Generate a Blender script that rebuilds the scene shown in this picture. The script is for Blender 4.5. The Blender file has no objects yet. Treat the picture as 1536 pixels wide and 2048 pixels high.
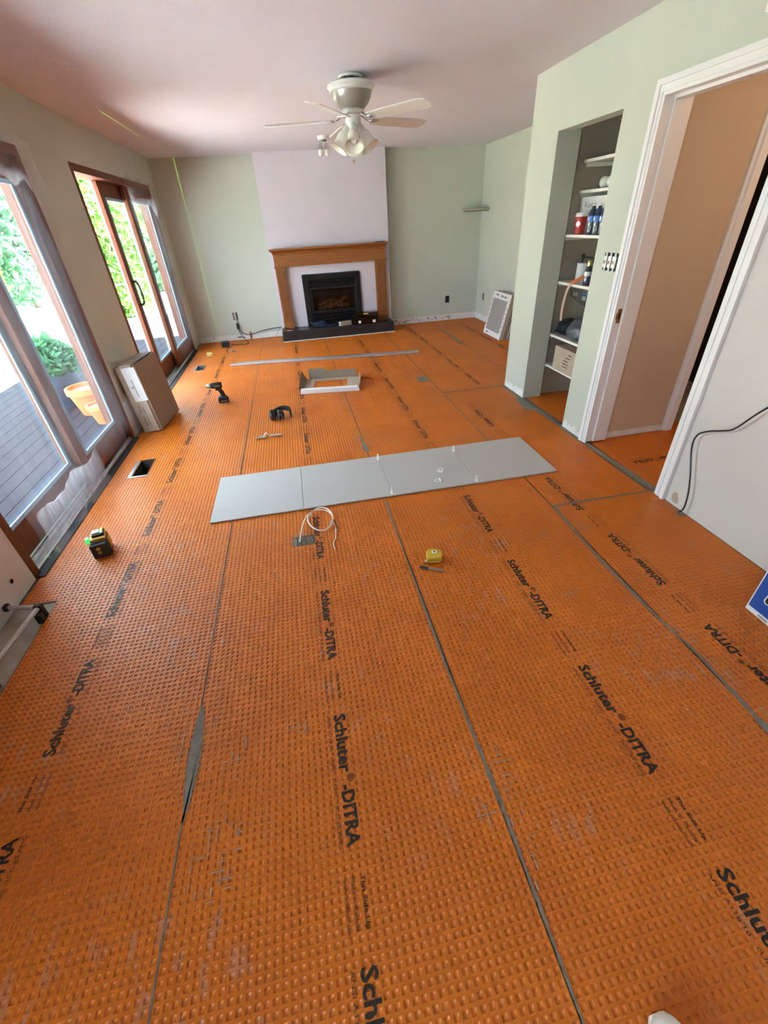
import bpy, bmesh, math, random
import numpy as np
from mathutils import Vector, Matrix
random.seed(7); RNG = np.random.default_rng(11)
SC = bpy.context.scene
COL = SC.collection
R = math.radians

# ------------------------------------------------------------------ camera, world, sun, exposure
cam_d = bpy.data.cameras.new('camera'); cam = bpy.data.objects.new('camera', cam_d); COL.objects.link(cam)
cam_d.sensor_fit = 'VERTICAL'; cam_d.sensor_height = 36.0; cam_d.sensor_width = 27.0
cam_d.lens = 853.72 / 2048 * 36.0; cam_d.clip_start = 0.02; cam_d.clip_end = 200
r_, u_, d_ = Vector((0.97944368, -0.19485529, -0.05216794)), Vector((0.15238245, 0.54526737, 0.82429551)), Vector((0.13217287, 0.8153005, -0.56375121))
cam.matrix_world = Matrix(((r_.x, u_.x, -d_.x, 0), (r_.y, u_.y, -d_.y, 0), (r_.z, u_.z, -d_.z, 1.5704), (0, 0, 0, 1)))
SC.camera = cam
SC.view_settings.view_transform = 'Standard'; SC.view_settings.look = 'None'
SC.view_settings.gamma = 1.0; SC.view_settings.use_curve_mapping = False
SC.view_settings.exposure = 2.02
W = bpy.data.worlds.new('sky'); SC.world = W; W.use_nodes = True
wb = W.node_tree.nodes['Background']; wb.inputs[0].default_value = (0.74, 0.87, 1.0, 1); wb.inputs[1].default_value = 3.8
sun_d = bpy.data.lights.new('sun', 'SUN'); sun_d.energy = 58.0; sun_d.angle = R(1.0); sun_d.color = (1.0, 0.97, 0.93)
sun = bpy.data.objects.new('sun', sun_d); COL.objects.link(sun); sun.location = (-6, -4, 12)
sun.rotation_euler = Vector((-0.55, 0.30, -0.78)).to_track_quat('-Z', 'Y').to_euler()
def portal(name, loc, rot, sx, sy):                       # sampling guides for the sky at the window openings
    l = bpy.data.lights.new(name, 'AREA'); l.shape = 'RECTANGLE'; l.size = sx; l.size_y = sy; l.cycles.is_portal = True
    o = bpy.data.objects.new(name, l); COL.objects.link(o); o.location = loc; o.rotation_euler = rot
portal('portal_near', (-1.86, 3.14, 1.05), (0, R(-90), 0), 2.1, 2.0)
portal('portal_far', (-1.86, 6.31, 1.05), (0, R(-90), 0), 2.1, 2.6)
portal('portal_behind', (-1.86, -1.35, 1.05), (0, R(-90), 0), 2.1, 1.8)
CY = SC.cycles; CY.max_bounces = 7; CY.diffuse_bounces = 5; CY.glossy_bounces = 2; CY.transmission_bounces = 2; CY.transparent_max_bounces = 10; CY.use_adaptive_sampling = True; CY.adaptive_threshold = 0.03; CY.caustics_reflective = False; CY.caustics_refractive = False; CY.sample_clamp_indirect = 8.0

# ------------------------------------------------------------------ material helpers
MATS = {}
def nd(nt, t, **kw):
    n = nt.nodes.new(t)
    for k, v in kw.items(): setattr(n, k, v)
    return n
def mat(name, col, rough=0.6, metal=0.0, spec=0.5, var=0.0, vscale=8.0, bump=0.0, bscale=60.0, bdist=0.002, col2=None, stretch=None, coat=0.0, emit=None):
    m = bpy.data.materials.new(name); m.use_nodes = True; nt = m.node_tree
    b = nt.nodes['Principled BSDF']
    b.inputs['Base Color'].default_value = (*col, 1); b.inputs['Roughness'].default_value = rough
    b.inputs['Metallic'].default_value = metal; b.inputs['Specular IOR Level'].default_value = spec; b.inputs['Coat Weight'].default_value = coat
    if emit: b.inputs['Emission Color'].default_value = (*emit[0], 1); b.inputs['Emission Strength'].default_value = emit[1]
    if var or bump:
        tc = nd(nt, 'ShaderNodeTexCoord'); src = tc.outputs['Object']
        if stretch:
            mp = nd(nt, 'ShaderNodeMapping'); mp.inputs['Scale'].default_value = stretch
            nt.links.new(src, mp.inputs[0]); src = mp.outputs[0]
    if var:
        n = nd(nt, 'ShaderNodeTexNoise'); n.inputs['Scale'].default_value = vscale; n.inputs['Detail'].default_value = 5; nt.links.new(src, n.inputs['Vector'])
        rp = nd(nt, 'ShaderNodeMapRange'); rp.inputs[1].default_value = 0.3; rp.inputs[2].default_value = 0.7
        nt.links.new(n.outputs['Fac'], rp.inputs[0])
        mx = nd(nt, 'ShaderNodeMix', data_type='RGBA')
        c2 = col2 or tuple(c * (1 - var) for c in col)
        mx.inputs[6].default_value = (*col, 1); mx.inputs[7].default_value = (*c2, 1)
        nt.links.new(rp.outputs[0], mx.inputs[0]); nt.links.new(mx.outputs[2], b.inputs['Base Color'])
    if bump:
        n2 = nd(nt, 'ShaderNodeTexNoise'); n2.inputs['Scale'].default_value = bscale; n2.inputs['Detail'].default_value = 4; nt.links.new(src, n2.inputs['Vector'])
        bp = nd(nt, 'ShaderNodeBump'); bp.inputs['Strength'].default_value = bump; bp.inputs['Distance'].default_value = bdist
        nt.links.new(n2.outputs['Fac'], bp.inputs['Height']); nt.links.new(bp.outputs[0], b.inputs['Normal'])
    MATS[name] = m
    return m
mat('sage', (0.525, 0.55, 0.472), 0.7, var=0.05, vscale=3, bump=0.15, bscale=220)
mat('wall_white', (0.62, 0.585, 0.57), 0.7, var=0.05, vscale=4, bump=0.15, bscale=200)
mat('breast_white', (0.60, 0.555, 0.61), 0.7, var=0.05, vscale=3, bump=0.15, bscale=200)
mat('primer', (0.74, 0.73, 0.70), 0.8, var=0.15, vscale=14)
mat('ceiling_white', (0.69, 0.66, 0.715), 0.85, var=0.03, vscale=5, bump=0.5, bscale=170, bdist=0.004)
mat('beige', (0.56, 0.43, 0.31), 0.7, var=0.06, vscale=3)
mat('closet_paint', (0.40, 0.345, 0.275), 0.7, var=0.06, vscale=4)
mat('trim_white', (0.80, 0.785, 0.80), 0.4, bump=0.05, bscale=90)
mat('shelf_white', (0.80, 0.76, 0.69), 0.45)
mat('door_wood', (0.19, 0.058, 0.024), 0.5, spec=0.2, var=0.4, vscale=5, stretch=(14, 14, 1.2))
mat('oak', (0.30, 0.100, 0.019), 0.42, var=0.35, vscale=6, stretch=(14, 14, 1.2), bump=0.1, bscale=30)
mat('oak_x', (0.30, 0.100, 0.019), 0.42, var=0.35, vscale=6, stretch=(1.2, 14, 14), bump=0.1, bscale=30)
mat('smear', (0.44, 0.29, 0.20), 0.8, var=0.2, vscale=60)
mat('mortar', (0.245, 0.215, 0.175), 0.9, var=0.3, vscale=40, bump=0.4, bscale=150)
mat('plywood', (0.30, 0.24, 0.18), 0.85, var=0.55, vscale=9, col2=(0.46, 0.42, 0.37), bump=0.2, bscale=60)
mat('black_tile', (0.028, 0.026, 0.027), 0.35, var=0.4, vscale=14, bump=0.1, bscale=60)
mat('grout', (0.30, 0.28, 0.26), 0.9)
mat('black_metal', (0.008, 0.008, 0.009), 0.35, spec=0.3)
mat('soot_shade_black', (0.02, 0.017, 0.015), 0.9)  # black for firebox soot and dark print; also painted shade in holes and gaps
mat('log', (0.42, 0.28, 0.18), 0.9, var=0.7, vscale=20, bump=0.6, bscale=50, bdist=0.01)
mat('porcelain', (0.49, 0.465, 0.45), 0.55, spec=0.25, var=0.10, vscale=260, bump=0.05, bscale=400)
mat('tile_edge', (0.16, 0.145, 0.13), 0.7)
mat('white_plastic', (0.82, 0.81, 0.78), 0.35)
mat('black_plastic', (0.015, 0.015, 0.016), 0.38, bump=0.05, bscale=300)
mat('dark_rubber', (0.03, 0.028, 0.028), 0.75)
mat('grey_plastic', (0.20, 0.20, 0.21), 0.5)
mat('yellow_plastic', (0.62, 0.42, 0.03), 0.4, var=0.15, vscale=40)
mat('tool_yellow', (0.42, 0.24, 0.03), 0.5)
mat('kraft', (0.29, 0.22, 0.165), 0.85, var=0.12, vscale=30)
mat('kraft_light', (0.44, 0.35, 0.27), 0.85, var=0.12, vscale=20)
mat('card_white', (0.74, 0.71, 0.71), 0.7, var=0.06, vscale=20)
mat('card_grey', (0.33, 0.305, 0.285), 0.7, var=0.12, vscale=120)
mat('ink', (0.02, 0.014, 0.012), 0.6)
mat('ink_soft', (0.09, 0.035, 0.014), 0.6)
mat('ink_grey', (0.22, 0.20, 0.19), 0.7)
mat('aluminium', (0.72, 0.73, 0.75), 0.32, metal=0.9, var=0.15, vscale=30)
mat('zinc', (0.50, 0.51, 0.52), 0.35, metal=0.9)
mat('chrome', (0.75, 0.75, 0.77), 0.12, metal=1.0)
mat('steel', (0.55, 0.54, 0.53), 0.3, metal=1.0)
mat('brass', (0.70, 0.52, 0.22), 0.25, metal=1.0)
mat('wire_white', (0.76, 0.72, 0.66), 0.5)
mat('blue_wire', (0.03, 0.05, 0.11), 0.5)
mat('red_cup', (0.40, 0.022, 0.02), 0.5)
mat('blue_card', (0.012, 0.07, 0.32), 0.5)
mat('bottle_body', (0.035, 0.05, 0.09), 0.12, coat=0.5)
mat('bottle_label', (0.05, 0.16, 0.55), 0.4)
mat('orange_flat', (0.72, 0.20, 0.025), 0.5)
mat('orange_strap', (0.62, 0.14, 0.02), 0.55)
mat('pink_strap', (0.78, 0.55, 0.45), 0.55)
mat('green_glass', (0.03, 0.45, 0.08), 0.15, coat=0.5, emit=((0.05, 1.0, 0.15), 0.25))
mat('blue_glass', (0.25, 0.38, 0.60), 0.08, coat=0.8)
mat('fan_white', (0.74, 0.73, 0.70), 0.35)
mat('fan_grey', (0.36, 0.33, 0.29), 0.3, metal=0.35)
mat('frosted', (0.84, 0.82, 0.76), 0.25, coat=0.4)
mat('green_wire', (0.02, 0.13, 0.03), 0.6)
mat('pencil_red', (0.5, 0.12, 0.05), 0.5)
mat('concrete', (0.62, 0.60, 0.57), 0.9, var=0.2, vscale=2)
mat('lawn', (0.07, 0.14, 0.03), 0.95, var=0.5, vscale=6)
mat('fence_wood', (0.30, 0.21, 0.14), 0.85, var=0.3, vscale=5, stretch=(8, 8, 1))
mat('bark', (0.16, 0.11, 0.08), 0.9)
mat('pot_blue', (0.03, 0.05, 0.09), 0.4)
mat('chair_orange', (0.60, 0.16, 0.04), 0.6)
mat('shelf_green', (0.30, 0.29, 0.21), 0.6)
mat('dark_room_shade', (0.05, 0.036, 0.026), 0.8)  # near-black wall colour stands in for the lack of light there
mat('shoe_white', (0.80, 0.78, 0.76), 0.6)
def leaf_mat(name, col):
    m = bpy.data.materials.new(name); m.use_nodes = True; nt = m.node_tree; nt.nodes.clear()
    o = nd(nt, 'ShaderNodeOutputMaterial'); a = nd(nt, 'ShaderNodeBsdfDiffuse'); t = nd(nt, 'ShaderNodeBsdfTranslucent'); mx = nd(nt, 'ShaderNodeMixShader')
    a.inputs[0].default_value = (*col, 1); t.inputs[0].default_value = (col[0] * 1.3, col[1] * 1.4, col[2], 1); mx.inputs[0].default_value = 0.4
    nt.links.new(a.outputs[0], mx.inputs[1]); nt.links.new(t.outputs[0], mx.inputs[2]); nt.links.new(mx.outputs[0], o.inputs[0]); MATS[name] = m
leaf_mat('leaf', (0.10, 0.22, 0.05)); leaf_mat('leaf_light', (0.22, 0.33, 0.08)); leaf_mat('leaf_blue', (0.10, 0.24, 0.13))
def thin_glass(name, tint, refl=0.12, rough=0.02):
    m = bpy.data.materials.new(name); m.use_nodes = True; nt = m.node_tree; nt.nodes.clear()
    o = nd(nt, 'ShaderNodeOutputMaterial'); a = nd(nt, 'ShaderNodeBsdfTransparent'); g = nd(nt, 'ShaderNodeBsdfGlossy'); mx = nd(nt, 'ShaderNodeMixShader'); lw = nd(nt, 'ShaderNodeLayerWeight')
    a.inputs[0].default_value = (*tint, 1); g.inputs['Roughness'].default_value = rough; lw.inputs[0].default_value = 0.5
    pw = nd(nt, 'ShaderNodeMath', operation='POWER'); pw.inputs[1].default_value = 4.0; ml = nd(nt, 'ShaderNodeMath', operation='MULTIPLY_ADD'); ml.inputs[1].default_value = refl * 2; ml.inputs[2].default_value = refl * 0.2
    nt.links.new(lw.outputs['Facing'], pw.inputs[0]); nt.links.new(pw.outputs[0], ml.inputs[0]); nt.links.new(ml.outputs[0], mx.inputs[0]); nt.links.new(a.outputs[0], mx.inputs[1]); nt.links.new(g.outputs[0], mx.inputs[2]); nt.links.new(mx.outputs[0], o.inputs[0]); MATS[name] = m
thin_glass('pane', (0.90, 0.965, 0.97), 0.12); thin_glass('smoked', (0.62, 0.56, 0.50), 0.15); thin_glass('clear_bag', (0.62, 0.64, 0.66), 0.35, 0.15); thin_glass('case_clear', (0.22, 0.23, 0.24), 0.3, 0.1)
def film_mat(name, fac):
    m = bpy.data.materials.new(name); m.use_nodes = True; nt = m.node_tree; nt.nodes.clear()
    o = nd(nt, 'ShaderNodeOutputMaterial'); a = nd(nt, 'ShaderNodeBsdfTransparent'); df = nd(nt, 'ShaderNodeBsdfDiffuse'); tr = nd(nt, 'ShaderNodeBsdfTranslucent'); gl = nd(nt, 'ShaderNodeBsdfGlossy')
    m1 = nd(nt, 'ShaderNodeMixShader'); m2 = nd(nt, 'ShaderNodeMixShader'); m3 = nd(nt, 'ShaderNodeMixShader')
    df.inputs[0].default_value = (0.80, 0.74, 0.78, 1); tr.inputs[0].default_value = (0.80, 0.80, 0.88, 1); gl.inputs['Roughness'].default_value = 0.25
    m1.inputs[0].default_value = 0.5; m2.inputs[0].default_value = 0.12
    nt.links.new(df.outputs[0], m1.inputs[1]); nt.links.new(tr.outputs[0], m1.inputs[2])
    nt.links.new(m1.outputs[0], m2.inputs[1]); nt.links.new(gl.outputs[0], m2.inputs[2])
    tc = nd(nt, 'ShaderNodeTexCoord'); mp = nd(nt, 'ShaderNodeMapping'); mp.inputs['Scale'].default_value = (1, 9, 1.4); nz = nd(nt, 'ShaderNodeTexNoise'); nz.inputs['Scale'].default_value = 3; nz.inputs['Detail'].default_value = 4
    rp = nd(nt, 'ShaderNodeMapRange'); rp.inputs[1].default_value = 0.35; rp.inputs[2].default_value = 0.75; rp.inputs[3].default_value = fac * 0.65; rp.inputs[4].default_value = fac * 1.9
    nt.links.new(tc.outputs['Object'], mp.inputs[0]); nt.links.new(mp.outputs[0], nz.inputs['Vector']); nt.links.new(nz.outputs['Fac'], rp.inputs[0]); nt.links.new(rp.outputs[0], m3.inputs[0])
    nt.links.new(a.outputs[0], m3.inputs[1]); nt.links.new(m2.outputs[0], m3.inputs[2]); nt.links.new(m3.outputs[0], o.inputs[0]); MATS[name] = m
film_mat('film', 0.05); film_mat('film_dense', 0.17)
PITCH = 0.0225
def membrane_mat(name, relief):
    m = bpy.data.materials.new(name); m.use_nodes = True; nt = m.node_tree; b = nt.nodes['Principled BSDF']; L = nt.links.new
    b.inputs['Roughness'].default_value = 0.40; b.inputs['Specular IOR Level'].default_value = 0.42
    geo = nd(nt, 'ShaderNodeNewGeometry'); pos = geo.outputs['Position']
    def noise(scale, detail, lo, hi, stretch=None):
        src = pos
        if stretch:
            mp = nd(nt, 'ShaderNodeMapping'); mp.inputs['Scale'].default_value = stretch; L(pos, mp.inputs[0]); src = mp.outputs[0]
        n = nd(nt, 'ShaderNodeTexNoise'); n.inputs['Scale'].default_value = scale; n.inputs['Detail'].default_value = detail; L(src, n.inputs['Vector'])
        r = nd(nt, 'ShaderNodeMapRange'); r.inputs[1].default_value = lo; r.inputs[2].default_value = hi; L(n.outputs['Fac'], r.inputs[0]); return r.outputs[0]
    base = nd(nt, 'ShaderNodeMix', data_type='RGBA'); base.inputs[6].default_value = (0.62, 0.155, 0.0085, 1); base.inputs[7].default_value = (0.54, 0.127, 0.007, 1)
    L(noise(2.5, 3, 0.35, 0.65), base.inputs[0])
    big = noise(1.7, 2, 0.50, 0.62); fine = noise(26, 3, 0.56, 0.62, (1.0, 0.4, 1.0))          # thin-set smears left on the webs
    mul = nd(nt, 'ShaderNodeMath', operation='MULTIPLY'); L(big, mul.inputs[0]); L(fine, mul.inputs[1])
    mul2 = nd(nt, 'ShaderNodeMath', operation='MULTIPLY'); L(mul.outputs[0], mul2.inputs[0]); mul2.inputs[1].default_value = 0.28
    st = nd(nt, 'ShaderNodeMix', data_type='RGBA'); st.inputs[7].default_value = (0.34, 0.26, 0.21, 1); L(base.outputs[2], st.inputs[6]); L(mul2.outputs[0], st.inputs[0]); L(st.outputs[2], b.inputs['Base Color'])
    MATS[name] = m
membrane_mat('membrane', False)

# ------------------------------------------------------------------ mesh helpers
def box(bm, lo, hi, bev=0.0):
    x0, y0, z0 = lo; x1, y1, z1 = hi
    v = [bm.verts.new(p) for p in ((x0,y0,z0),(x1,y0,z0),(x1,y1,z0),(x0,y1,z0),(x0,y0,z1),(x1,y0,z1),(x1,y1,z1),(x0,y1,z1))]
    fs = [bm.faces.new([v[i] for i in f]) for f in ((3,2,1,0),(4,5,6,7),(0,1,5,4),(1,2,6,5),(2,3,7,6),(3,0,4,7))]
    if bev: bmesh.ops.bevel(bm, geom=list({e for f in fs for e in f.edges}), offset=bev, segments=2, profile=0.5, affect='EDGES')
    return v
def prism(bm, pts, z0, z1, axis='z'):
    f = {'z': lambda a, b, c: (a, b, c), 'y': lambda a, b, c: (a, c, b), 'x': lambda a, b, c: (c, a, b)}[axis]
    lo = [bm.verts.new(f(a, b, z0)) for a, b in pts]; hi = [bm.verts.new(f(a, b, z1)) for a, b in pts]
    n = len(pts); bm.faces.new(lo[::-1]); bm.faces.new(hi)
    for i in range(n): bm.faces.new((lo[i], lo[(i+1) % n], hi[(i+1) % n], hi[i]))
    return lo + hi
def lathe(bm, prof, seg=24, org=(0,0,0), axis=(0,0,1)):
    q = Vector((0,0,1)).rotation_difference(Vector(axis)); o = Vector(org); rings = []
    for rr, z in prof:
        if rr < 1e-6: rings.append([bm.verts.new(o + q @ Vector((0,0,z)))])
        else: rings.append([bm.verts.new(o + q @ Vector((rr*math.cos(2*math.pi*i/seg), rr*math.sin(2*math.pi*i/seg), z))) for i in range(seg)])
    for a, b in zip(rings, rings[1:]):
        if len(a) == 1 and len(b) == 1: continue
        for i in range(seg):
            j = (i+1) % seg
            if len(a) == 1: bm.faces.new((a[0], b[i], b[j]))
            elif len(b) == 1: bm.faces.new((a[i], a[j], b[0]))
            else: bm.faces.new((a[i], a[j], b[j], b[i]))
    for rg, flip in ((rings[0], True), (rings[-1], False)):
        if len(rg) > 1: bm.faces.new(rg[::-1] if flip else rg)
def smooth_path(pts, n=8):
    P = [Vector(p) for p in pts]; out = []
    for i in range(len(P)-1):
        p0, p1, p2, p3 = P[max(i-1,0)], P[i], P[i+1], P[min(i+2,len(P)-1)]
        for k in range(n):
            t = k/n; out.append(0.5*((2*p1)+(p2-p0)*t+(2*p0-5*p1+4*p2-p3)*t*t+(3*p1-p0-3*p2+p3)*t**3))
    return out + [P[-1]]
def tube(bm, pts, rad, seg=8, smooth=0):
    P = smooth_path(pts, smooth) if smooth else [Vector(p) for p in pts]
    rr = rad if isinstance(rad, (list, tuple)) else [rad]*len(P); rings = []
    up = Vector((0.13, 0.07, 1)).normalized()
    for i, p in enumerate(P):
        t = (P[min(i+1,len(P)-1)] - P[max(i-1,0)]).normalized(); a = t.cross(up)
        if a.length < 0.05: a = t.cross(Vector((1, 0, 0)))
        a.normalize(); b = t.cross(a); up = -b if False else up
        rings.append([bm.verts.new(p + rr[i]*(a*math.cos(2*math.pi*k/seg) + b*math.sin(2*math.pi*k/seg))) for k in range(seg)])
    for A, B in zip(rings, rings[1:]):
        for k in range(seg): bm.faces.new((A[k], A[(k+1) % seg], B[(k+1) % seg], B[k]))
    bm.faces.new(rings[0][::-1]); bm.faces.new(rings[-1])
def ellipsoid(bm, c, r, seg=16, rings=10):
    bmesh.ops.create_uvsphere(bm, u_segments=seg, v_segments=rings, radius=1.0, matrix=Matrix.Translation(c) @ Matrix.Diagonal((*r, 1)))
def obj(name, bm, m, parent=None, smooth=False, loc=None, rot=None, bevel=0.0):
    me = bpy.data.meshes.new(name)
    bmesh.ops.recalc_face_normals(bm, faces=bm.faces[:]); bm.to_mesh(me); bm.free()
    if smooth:
        for p in me.polygons: p.use_smooth = True
        try: me.set_sharp_from_angle(angle=R(38))
        except Exception: pass
    for mm in (m if isinstance(m, list) else [m]): me.materials.append(MATS[mm])
    o = bpy.data.objects.new(name, me); COL.objects.link(o)
    if parent: o.parent = parent
    if loc: o.location = loc
    if rot: o.rotation_euler = rot
    if bevel:
        md = o.modifiers.new('bevel', 'BEVEL'); md.width = bevel; md.segments = 2; md.limit_method = 'ANGLE'
    return o
def nobj(name, V, F, m, parent=None):
    me = bpy.data.meshes.new(name); V = np.asarray(V, np.float32); F = np.asarray(F, np.int32); k = F.shape[1]
    me.vertices.add(len(V)); me.vertices.foreach_set('co', V.ravel()); me.loops.add(F.size); me.loops.foreach_set('vertex_index', F.ravel())
    me.polygons.add(len(F)); me.polygons.foreach_set('loop_start', np.arange(0, F.size, k, dtype=np.int32)); me.polygons.foreach_set('loop_total', np.full(len(F), k, np.int32))
    me.update(calc_edges=True); me.validate(); me.materials.append(MATS[m])
    o = bpy.data.objects.new(name, me); COL.objects.link(o)
    if parent: o.parent = parent
    return o
def B(): return bmesh.new()
def bx(name, lo, hi, m, parent=None, bev=0.0, **k):
    b = B(); box(b, lo, hi, bev); return obj(name, b, m, parent, **k)
def tag(o, label, cat, group=None):
    o['label'] = label; o['category'] = cat
    if group: o['group'] = group
    return o
def thing(name, label, cat, loc=(0,0,0), rotz=0.0, group=None):
    o = bpy.data.objects.new(name, None); COL.objects.link(o); o.empty_display_size = 0.05
    o.location = loc; o.rotation_euler = (0, 0, rotz); return tag(o, label, cat, group)
def struct(o, label=None):
    o['kind'] = 'structure'
    if label: o['label'] = label
    return o
def sempty(name, label=None):
    o = bpy.data.objects.new(name, None); COL.objects.link(o); return struct(o, label)
TXT = {}
def text_mesh(txt, length, height, bold=0.0, m='ink', wrap=False):
    key = (txt, length, height, bold, m)
    if key in TXT: return TXT[key]
    c = bpy.data.curves.new('lettering', 'FONT'); c.body = txt; c.size = 1.0; c.offset = bold; c.resolution_u = 2; c.space_character = 1.0
    o = bpy.data.objects.new('tmp', c); COL.objects.link(o); bpy.context.view_layer.update()
    me = bpy.data.meshes.new_from_object(o.evaluated_get(bpy.context.evaluated_depsgraph_get()))
    COL.objects.unlink(o); bpy.data.objects.remove(o); bpy.data.curves.remove(c)
    n = len(me.vertices); co = np.zeros(n*3, np.float32); me.vertices.foreach_get('co', co); co = co.reshape(-1, 3)
    mn, mxv = co.min(0), co.max(0)
    co[:, 0] = (co[:, 0]-mn[0])/(mxv[0]-mn[0])*length; co[:, 1] = (co[:, 1]-mn[1])/(mxv[1]-mn[1])*height; co[:, 2] = 0
    me.vertices.foreach_set('co', co.ravel()); me.materials.clear(); me.materials.append(MATS[m]); me.update(); me.name = 'lettering'
    TXT[key] = me; return me
def text(name, txt, length, height, loc, rot, parent=None, bold=0.0, m='ink'):
    o = bpy.data.objects.new(name, text_mesh(txt, length, height, bold, m)); COL.objects.link(o); o.location = loc; o.rotation_euler = rot
    if parent: o.parent = parent
    return o

# ------------------------------------------------------------------ setting: floor, walls, ceiling
XL, XR, XB, YB, YC, H = -1.666, 2.139, 3.247, 8.089, 4.346, 2.44
VENTS = [(-1.475, -1.345, 3.29, 3.58), (-1.47, -1.362, 6.33, 6.60)]
CUT = (-1.72, -1.476, 0.6, 1.925)
SENSOR = (-0.226, -0.100, 2.05, 2.14)
def grid_plane(bm, x0, x1, y0, y1, z, holes):
    xs = sorted({x0, x1, *[h for a in holes for h in a[:2] if x0 < h < x1]}); ys = sorted({y0, y1, *[h for a in holes for h in a[2:] if y0 < h < y1]})
    for a, b in zip(xs, xs[1:]):
        for c, d in zip(ys, ys[1:]):
            mx, my = (a+b)/2, (c+d)/2
            if any(h[0] < mx < h[1] and h[2] < my < h[3] for h in holes): continue
            bm.faces.new([bm.verts.new(p) for p in ((a,c,z),(b,c,z),(b,d,z),(a,d,z))])
b = B(); grid_plane(b, -1.86, 4.0, -2.7, 8.3, -0.0062, VENTS + [CUT, (2.93, 4.0, 2.96, 4.2)]); floor = struct(obj('floor', b, 'mortar'), 'grey cement subfloor under the orange membrane')
bx('bare_subfloor', (CUT[0], CUT[2], -0.03), (CUT[1], CUT[3], -0.006), 'plywood', floor)
bx('bare_subfloor', (2.93, 2.96, -0.03), (4.0, 4.2, -0.004), 'plywood', floor)
def waffle(name, x0, x1, y0, y1, holes=()):
    nx, ny = max(1, round((x1-x0)/PITCH)), max(1, round((y1-y0)/PITCH)); px, py = (x1-x0)/nx, (y1-y0)/ny
    I, J = [a.ravel() for a in np.meshgrid(np.arange(nx), np.arange(ny), indexing='ij')]
    cx, cy = x0+(I+.5)*px, y0+(J+.5)*py; keep = np.ones(len(cx), bool)
    for h in holes: keep &= ~((cx > h[0]) & (cx < h[1]) & (cy > h[2]) & (cy < h[3]))
    cx, cy = cx[keep], cy[keep]; n = len(cx)
    rx, ry = 0.0070, 0.0070; ox, oy = px/2, py/2
    jit = RNG.normal(0, 0.0002, (n, 2))
    tpl = [(-1,-1),(1,-1),(1,1),(-1,1)]; V = np.zeros((n, 12, 3), np.float32)
    for k, (sx, sy) in enumerate(tpl):
        V[:, k] = np.stack([cx+sx*ox, cy+sy*oy, np.full(n, -0.0009)], 1)
        V[:, 4+k] = np.stack([cx+sx*rx+jit[:,0], cy+sy*ry+jit[:,1], np.full(n, 0.0)], 1)
        V[:, 8+k] = np.stack([cx+sx*(rx-.0006)+jit[:,0], cy+sy*(ry-.0006)+jit[:,1], np.full(n, -0.0022)], 1)
    q = [(k, (k+1)%4, 4+(k+1)%4, 4+k) for k in range(4)] + [(4+k, 4+(k+1)%4, 8+(k+1)%4, 8+k) for k in range(4)] + [(8,9,10,11)]
    F = (np.arange(n)[:, None, None]*12 + np.array(q)[None]).reshape(-1, 4)
    return nobj(name, V.reshape(-1, 3), F, 'membrane', floor)
YS = -0.75
sheets = {
 'A': waffle('membrane_sheet', XL+0.02, -0.613, YS, 8.085, VENTS + [CUT, (-1.7, -1.615, 2.14, 4.16), (-1.7, -1.615, 4.98, 7.64)]),
 'B': waffle('membrane_sheet', -0.607, 0.400, YS, 8.085, [SENSOR, (-0.3, 1.65, 7.56, 8.2)]),
 'C': waffle('membrane_sheet', 0.409, 1.422, YS, 8.085, [(-0.3, 1.65, 7.56, 8.2)]),
 'D': waffle('membrane_sheet', 1.430, XR-0.004, YS, 2.036),
 'E': waffle('membrane_sheet', 1.430, XR-0.03, 2.048, 4.33),
 'F': waffle('membrane_sheet', 1.430, 2.37, 4.345, 8.085, [(-0.3, 1.62, 7.6, 8.2), (2.0, 2.5, 4.0, 4.347)]),
 'G': waffle('membrane_sheet', 2.378, XB-0.01, 4.35, 8.085),
 'H': waffle('membrane_sheet', 2.175, 3.95, 1.3, 2.955, [(2.1, 2.245, 1.0, 2.02), (2.1, 2.29, 2.84, 3.0)]),
 'I': waffle('membrane_sheet', 2.175, 2.75, 3.10, 3.965),
}
for k, s in sheets.items(): s['label'] = 'orange waffle membrane sheet with printed lettering'
bx('membrane_sheet', (XL, -2.6, -0.0062), (XR, YS, 0.0), 'membrane', floor)
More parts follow.
